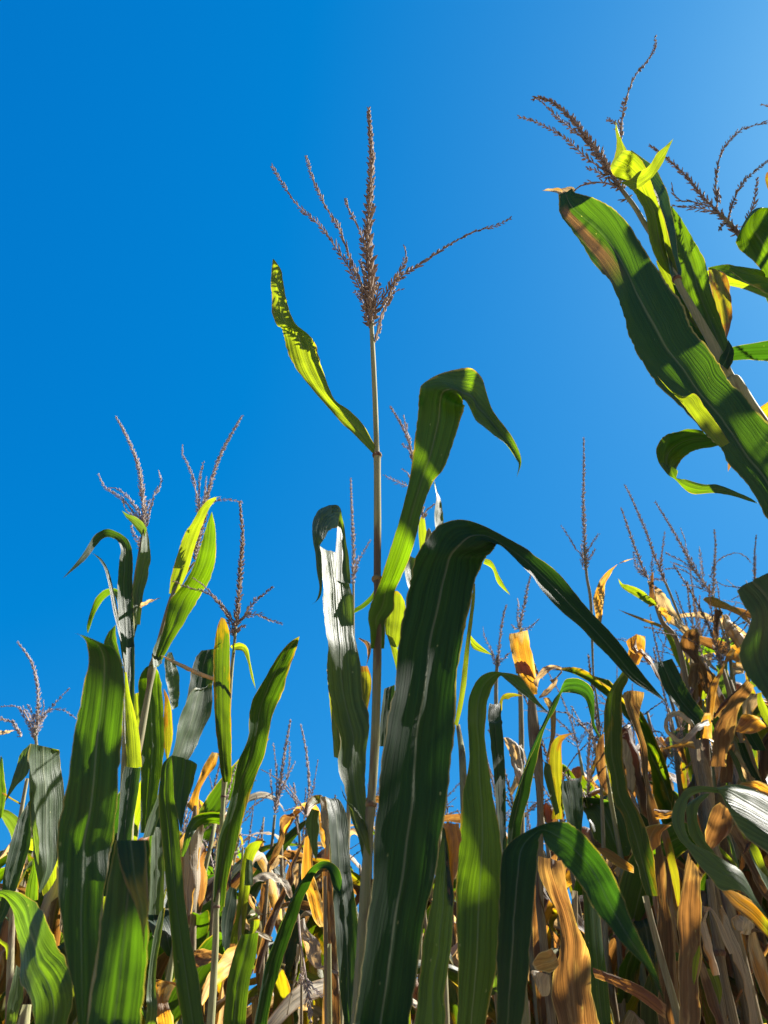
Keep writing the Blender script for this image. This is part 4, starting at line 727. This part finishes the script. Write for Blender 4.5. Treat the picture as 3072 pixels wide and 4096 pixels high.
leaf(t6, 'J 1659 1960 1700 1880, 1580 1820 1659 1760, 1540 1690 1600 1640, 1540 1580 1590 1570', (1.4,), 'lime', ns=-.6)
t7 = plant('dead maize plant at the bottom with a huge brown leaf under the dark hairpin leaf', at('M', 560, 2400, 1.05))
stalk(t7, 'M 560 900 24, 560 1500 30, 560 2212 36, 560 2400 40', 1.1, 'dryStalk')
leaf(t7, 'M 380 2400 820 2400, 370 2212 800 2212, 345 1900 745 1900, 370 1640 710 1600, 405 1400 655 1400, 400 1150 560 1150, 310 950 500 930, 200 720 480 720, 200 540 440 600', (1.0, .98, .96, .98), 'brown', ns=(-.1, -.3, -.55, -.3), gutter=.1, crumple=.03, nseg=14, label='huge brown blade with an orange sunlit streak')
leaf(t7, 'M 360 1560 390 1600, 330 1470 385 1640, 250 1490 330 1710, 180 1560 240 1690, 140 1620 170 1680', (.9, .86), 'orange', ns=-.4, gutter=.1)
leaf(t7, 'M 200 1690 310 1730, 130 1690 320 1850, 180 1820 300 1930, 230 1940 250 1940', (.95,), 'tan', ns=(-.3, .4), crumple=.1)
leaf(t7, 'M 715 1630 740 1745, 900 1690 890 1795, 1090 1760 1080 1900, 1270 1850 1240 2000, 1440 1985 1440 2160', (1.0, .95, .9), 'brown', ns=(-.1, -.2), gutter=.2, roll=.2, label='brown arm-like leaf reaching right')
leaf(t7, 'M 200 800 230 1000, 250 1100 330 1300, 340 1300 420 1500', (1.1,), 'brown', ns=-.1)
t8 = plant('dead maize plant with a wide upright olive and rust leaf below the hooked silver leaf', at('N', 380, 2400, 1.1))
stalk(t8, 'N 400 1100 20, 390 1600 28, 380 2212 34, 380 2400 36', 1.15, 'dryStalk')
leaf(t8, 'N 320 2400 470 2400, 305 2212 462 2212, 292 1900 462 1900, 288 1600 475 1600, 290 1300 472 1350, 315 1100 470 1130, 340 950 480 1030, 365 830 490 1000', (1.08, 1.06, 1.04), 'brown', ns=(-.05, -.2, -.5, -.3), gutter=.12, crumple=.02, nseg=14, label='wide upright leaf streaked rust and olive')
leaf(t8, 'N 412 1900, 398 1830 430 1830, 400 1700 455 1690, 425 1640 462 1620, 455 1570', (1.0,), 'lime', ns=-.5)
leaf(t8, 'N 510 760 560 800, 500 680 640 740, 520 580 720 640, 560 480 740 560, 620 420 700 480', (1.15,), 'brown', ns=-.2, crumple=.05)
leaf(t8, 'H 1090 1520 1108 1500, 1055 1350 1100 1340, 1020 1200 1060 1160, 990 1080 1030 1060', (1.3,), 'yellow', ns=-.6)
leaf(t8, 'H 905 1220 990 1150, 862 1140 1000 1080, 880 1060 1050 1040, 960 1030 1030 1030', (1.25,), 'orange', ns=-.5, crumple=.08)
leaf(t8, 'H 960 1000 950 940, 1000 1000 1000 945, 1060 990 1060 950', (1.3,), 'orange', ns=-.2, crumple=.1)
leaf(t8, 'N 700 1650 735 1640, 540 1300 580 1290, 480 1400 490 1250, 475 1230 485 1225', (1.1,), 'tan', ns=.4)
leaf(t8, 'N 600 1820 645 1810, 540 1620 600 1600, 490 1420 550 1400, 470 1260 500 1240', (1.1,), 'tan', ns=(.3, .4), roll=.4)
leaf(t8, 'N 830 750 845 720, 800 860 880 720, 890 720', (1.0,), 'brown', ns=-.1)
t9 = plant('dead maize plant in the lower right corner with pale-edged drooping leaves and jointed stalk', at('N', 740, 2212, 1.3))
stalk(t9, 'N 540 1050 26, 560 1250 28, 585 1450 28, 620 1640 30, 660 1850 26, 700 2030 30, 740 2212 32', 1.3, 'dryStalk', (3,))
leaf(t9, 'N 880 2300 960 2300, 878 2212 950 2212, 850 1950 905 1920, 780 1700 835 1620, 700 1480 745 1420, 655 1350 690 1290, 635 1290 652 1235', (1.25,), 'tan', ns=(-.2, .2, .3), roll=.3, crumple=.04)
leaf(t9, 'N 1080 2200 1120 2100, 1000 2050 1050 1950, 900 1820 1000 1720, 850 1620 940 1560, 848 1500 905 1440', (1.2,), 'orange', ns=-.45, crumple=.05)
leaf(t9, 'N 960 1480 1100 1500, 900 1440 1040 1440, 870 1490 930 1430', (1.18,), 'brown', ns=-.1, crumple=.1)
leaf(t9, 'N 740 1450 880 1500, 730 1370 870 1400, 780 1335 850 1345', (1.4,), 'tan', ns=(.3, .5), crumple=.25)
leaf(t9, 'N 640 2300 700 2300, 560 2100 650 2080, 480 1850 560 1800, 465 1720 490 1700', (1.2,), 'brown', ns=-.1, roll=.3)
leaf(t9, 'N 620 2060, 580 1950 638 1940, 535 1830 600 1800, 510 1760', (1.2,), 'lime', ns=-.5)
leaf(t9, 'N 775 985, 700 900 755 930, 630 830 700 860, 610 770', (1.3,), 'lime', ns=-.5)
leaf(t9, 'N 740 860 780 980, 700 700 720 850, 640 640 690 700', (1.28,), 'pale', ns=.3)
leaf(t9, 'N 820 720 850 700, 770 620 830 650, 740 540 760 540', (1.1,), 'lime', ns=-.6)
leaf(t9, 'N 1020 1040, 935 950 985 930, 868 810 930 790, 860 740', (1.1,), 'lime', ns=-.6)
leaf(t9, 'N 1009 1140 1050 1100, 930 980 1000 960, 850 800 880 790', (1.15,), 'pale', ns=.4)
t10 = plant('tall dead maize stalk bundle rising behind the hooked silver leaf at the right', at('N', 640, 2212, 1.55))
stalk(t10, 'N 470 0 30, 490 200 36, 520 400 38, 560 800 40, 600 1400 40, 640 2212 40', 1.55, 'dryStalk')
leaf(t10, 'N 620 260 720 260, 620 100 730 60, 640 0 740 -60', (1.5,), 'brown', ns=-.2, crumple=.06)
leaf(t10, 'N 790 250 830 260, 740 120 780 100, 690 0 720 0', (1.5,), 'pale', ns=.3)
leaf(t10, 'N 870 200 960 260, 800 60 880 100, 760 -60 820 -60', (1.5,), 'deep', ns=0)
leaf(t10, 'N 1009 380 1040 290, 900 320 930 250, 820 290 850 255, 770 285 790 270', (1.3,), 'orange', ns=-.3, crumple=.14)
leaf(t10, 'N 1100 1400 1180 1300, 950 1150 1009 1060, 800 850 900 800, 690 640 760 600', (1.5,), 'brown', ns=-.1, gutter=.2)
leaf(t10, 'H 610 1182 612 1170, 665 1230 680 1175, 750 1290 762 1230, 832 1320 832 1278', (1.4,), 'orange', ns=-.5, crumple=.05)
leaf(t10, 'H 620 760 680 860, 603 640 662 640, 620 530 655 490', (1.6,), 'brown', ns=-.3)
leaf(t10, 'H 850 880 870 1040, 800 800 830 900, 790 700 850 790, 770 600 830 700, 765 520 790 530', (1.6,), 'tan', ns=(.1, .3), crumple=.15)

# ================================================================== the rows behind (and beside the camera)
def blade(pl, base, az, length, width, up0, droop, twist, mat, rr, crumple=0, roll=0, nrow=14, name='leaf', bend=None):
    """a blade grown from the stalk: rises at angle up0, arches over, twists; snaps at fraction `bend` when given"""
    Ls, Rs = [], []; p = Vector(base); ang = up0; a = az; tw = rr.uniform(-.3, .3)
    st = length / nrow; hd = rr.uniform(-.5, .5)
    for i in range(nrow + 1):
        t = i / nrow
        d = Vector((math.cos(ang) * math.cos(a), math.cos(ang) * math.sin(a), math.sin(ang)))
        side = d.cross(Vector((0, 0, 1)))
        if side.length < .15: side = Vector((-math.sin(a), math.cos(a), 0)) * -1
        side.normalize(); up = side.cross(d)
        s2 = side * math.cos(tw) + up * math.sin(tw)
        wd = width * min(1, .45 + t * 4) * max(0, 1 - t ** 2.2) ** .8
        Ls.append(p - s2 * wd / 2); Rs.append(p + s2 * wd / 2)
        p = p + d * st; ang -= droop / nrow * (.4 + 1.4 * t); a += hd / nrow; tw += twist / nrow
        if bend is not None and t <= bend < t + 1 / nrow: ang -= rr.uniform(1.5, 2.3)
        ang = max(ang, -1.52)
    mb = MB(); COUNT[0] += 1
    ribbon(mb, catmull(Ls, 2), catmull(Rs, 2), gutter=.12, ruffle=.07 if not crumple else .16, freq=4, crumple=crumple, nseg=6, seed=COUNT[0] * .77, roll=roll)
    return mb.build(name, M[mat], pl, org(pl))

def grown(x, y, top, kind, seed, label, group=None, tas=True, zmin=1.15, lean=None, dense=1.0):
    rr = random.Random(seed)
    pl = plant(label, (x, y), group)
    lx, ly = (rr.uniform(-.12, .12), rr.uniform(-.1, .1)) if lean is None else lean
    n = 12; pts = []
    for i in range(n + 1):
        t = i / n; pts.append(Vector((x + lx * t * t, y + ly * t * t, top * t)))
    rad = [.013 * (1 - .68 * (i / n) ** 1.3) for i in range(n + 1)]
    pp = catmull(pts, 3); rp = [c[0] for c in catmull([Vector((r, 0, 0)) for r in rad], 3)]
    for i in range(2, len(rp), 3): rp[i] *= 1.25
    mb = MB(); tube(mb, pp, rp, 7)
    sm = {'dry': 'dryStalk', 'mixed': rr.choice(['dryStalk', 'paleStalk', 'stalk']), 'green': rr.choice(['stalk', 'paleStalk'])}[kind]
    mb.build('stalk', M[sm], pl, org(pl))
    az = rr.uniform(0, 6.28); z = zmin; k = 0
    while z < top - .12:
        t = z / top; b = Vector((x + lx * t * t, y + ly * t * t, z))
        f = (top - z) / top
        if kind == 'dry' or (kind == 'mixed' and rr.random() < .45):
            mat = rr.choice(['orange', 'brown', 'tan', 'tan', 'tan', 'brown', 'mottled', 'yellow', 'brown']); L = rr.uniform(.5, .9) * (.62 + f)
            blade(pl, b, az, L, rr.uniform(.03, .065), rr.uniform(.9, 1.45), rr.uniform(1.6, 3.6), rr.uniform(-4, 4), mat, rr, crumple=rr.uniform(.08, .24), roll=rr.uniform(0, .7), bend=rr.choice([None, .2, .35, .3]))
        else:
            mat = rr.choice(['green', 'blue', 'green', 'lime', 'pale', 'dead', 'yellow', 'deep'] if kind == 'green' else ['green', 'yellow', 'blue', 'dead', 'pale'])
            L = rr.uniform(.45, .75) * (.55 + f) * (1 if kind == 'green' else .62)
            blade(pl, b, az, L, rr.uniform(.06, .09), rr.uniform(1.0, 1.4), rr.uniform(.4, 2.4), rr.uniform(-1.2, 1.2), mat, rr, bend=rr.choice([None, None, None, .6, .75]))
        az += math.pi + rr.uniform(-.7, .7); z += rr.uniform(.08, .13) / dense; k += 1
    if tas:
        o3 = org(pl); p0 = pts[-1]; a = Vector((lx, ly, 1.0)).normalized(); H = rr.uniform(.24, .34); s1 = rr.uniform(-.06, .06)
        sp = catmull([p0 + a * H * t + Vector((s1 * t * t, 0, 0)) for t in (0, .35, .7, 1)], 3)
        mb = MB(); tube(mb, sp, [.0026 * (1 - .06 * i) for i in range(len(sp))], 4)
        spikelets(mb, sp[1:], .0075, 3, .0135, .0052, .45, seed)
        tm = M[rr.choice(['tassel', 'tasselPale', 'tasselPale'])]
        tt = mb.build('tassel', tm, pl, o3, smooth=False)
        for q in range(rr.randint(4, 7)):
            aa = rr.uniform(0, 6.28); L = rr.uniform(.1, .2); s = rr.uniform(.35, .9); b = p0 + a * rr.uniform(.0, .07)
            ds = Vector((math.cos(aa) * s, math.sin(aa) * s, 1)).normalized()
            br = catmull([b + ds * L * t + Vector((math.cos(aa), math.sin(aa), -.6)) * (.05 * t * t * rr.uniform(.3, 1.4)) for t in (0, .35, .7, 1)], 2)
            mb = MB(); tube(mb, br, [.0012] * len(br), 3)
            spikelets(mb, br, .010, 2, .012, .0045, .4, seed + q, flat=True)
            mb.build('tassel_branch', tm, tt, o3, smooth=False)
    return pl

def xs(px, Y, z=2.2):
    """ground x of a plant seen at source column px, standing at forward distance Y"""
    d = Vector((0, Y, z - ZC)).dot(FW); return (px - 1536) / F * d

LAB = {
 'right': ('dried brown maize plant deep in the thicket of the lower right', 'dried maize plants in the lower right thicket'),
 'mid': ('withered tan maize plant far back in the gap below the middle of the sky', 'withered maize plants in the far middle row'),
 'left': ('half-dried maize plant standing behind the broad leaves at lower left', 'half-dried maize plants behind the left group'),
}
r0 = random.Random(41)
for i in range(44):            # lower right, three staggered rows
    Y = 1.75 + (i % 3) * .55 + r0.uniform(-.12, .12); px = 2040 + (i / 43) * 1150 + r0.uniform(-40, 40)
    top = 1.5 + Y * math.tan(R(11 + 15 * (px - 1950) / 1100 + r0.uniform(-4, 2)) )
    top = min(top, 2.75 - .0 * Y)
    grown(xs(px, Y), Y, top, 'dry' if r0.random() < .72 else 'mixed', 100 + i, LAB['right'][0], LAB['right'][1], tas=r0.random() < .45)
for i in range(48):            # the middle
    Y = 2.1 + (i % 4) * .6 + r0.uniform(-.2, .2); px = 820 + (i / 47) * 1300 + r0.uniform(-40, 40)
    top = 1.5 + Y * math.tan(R(12.5 + r0.uniform(-3, 2)))
    grown(xs(px, Y), Y, top, 'dry' if r0.random() < .75 else 'mixed', 300 + i, LAB['mid'][0], LAB['mid'][1], tas=r0.random() < .3)
for i in range(38):            # left
    Y = 1.9 + (i % 3) * .5 + r0.uniform(-.12, .12); px = -60 + (i / 37) * 1000 + r0.uniform(-40, 40)
    top = 1.5 + Y * math.tan(R(13.5 + r0.uniform(-3, 2)))
    grown(xs(px, Y), Y, top, 'green' if r0.random() < .3 else r0.choice(['mixed', 'dry']), 4000 + i, LAB['left'][0], LAB['left'][1], tas=False)

# the same row carried on past the right edge: these throw the shade over the lower leaves
for i, (x, y, top) in enumerate([(.80, .62, 2.95), (.90, .85, 3.1), (1.0, 1.12, 3.15), (1.12, 1.4, 3.1), (1.3, 1.75, 3.1), (1.05, .4, 2.9), (1.3, .95, 3.15), (1.5, 1.4, 3.15), (1.5, 2.1, 3.0)]):
    grown(x, y, top, 'green', 500 + i, 'tall green maize plant crowding in just past the right edge of the view', 'green maize plants past the right edge', tas=True, zmin=1.7, dense=1.5, lean=(.05, 0))

# ------------------------------------------------------------------ ground
def ground():
    mb = MB(); n = 60
    def q(i): t = (i / n) * 2 - 1; return math.copysign(abs(t) ** 3 * 900 + abs(t) * 3, t)
    for i in range(n + 1):
        for j in range(n + 1):
            x, y = q(i), q(j); h = .02 * math.sin(y * 8.3) if abs(y) < 12 and abs(x) < 12 else 0
            mb.v.append(Vector((x, y, h + .03 * mnoise.noise(Vector((x, y, 0))) - .03)))
    for i in range(n):
        for j in range(n):
            k = i * (n + 1) + j; mb.f.append((k, k + n + 1, k + n + 2, k + 1))
    b = NB('field_soil'); oc = b.n('ShaderNodeTexCoord').outputs['Object']
    a = b.n('ShaderNodeTexNoise', ins={'Vector': oc, 'Scale': 6.0, 'Detail': 8.0}).outputs[0]
    c = b.mix(b.ramp(a, .35, .65), (.10, .065, .04), (.26, .19, .11))
    bp = b.n('ShaderNodeBump', ins={'Height': a, 'Strength': .8, 'Distance': .03}).outputs[0]
    pr = b.n('ShaderNodeBsdfPrincipled', ins={'Base Color': c, 'Roughness': .95, 'Normal': bp})
    b.n('ShaderNodeOutputMaterial', ins={'Surface': pr.outputs[0]})
    o = mb.build('ground', b.m, None); o['kind'] = 'structure'
ground()
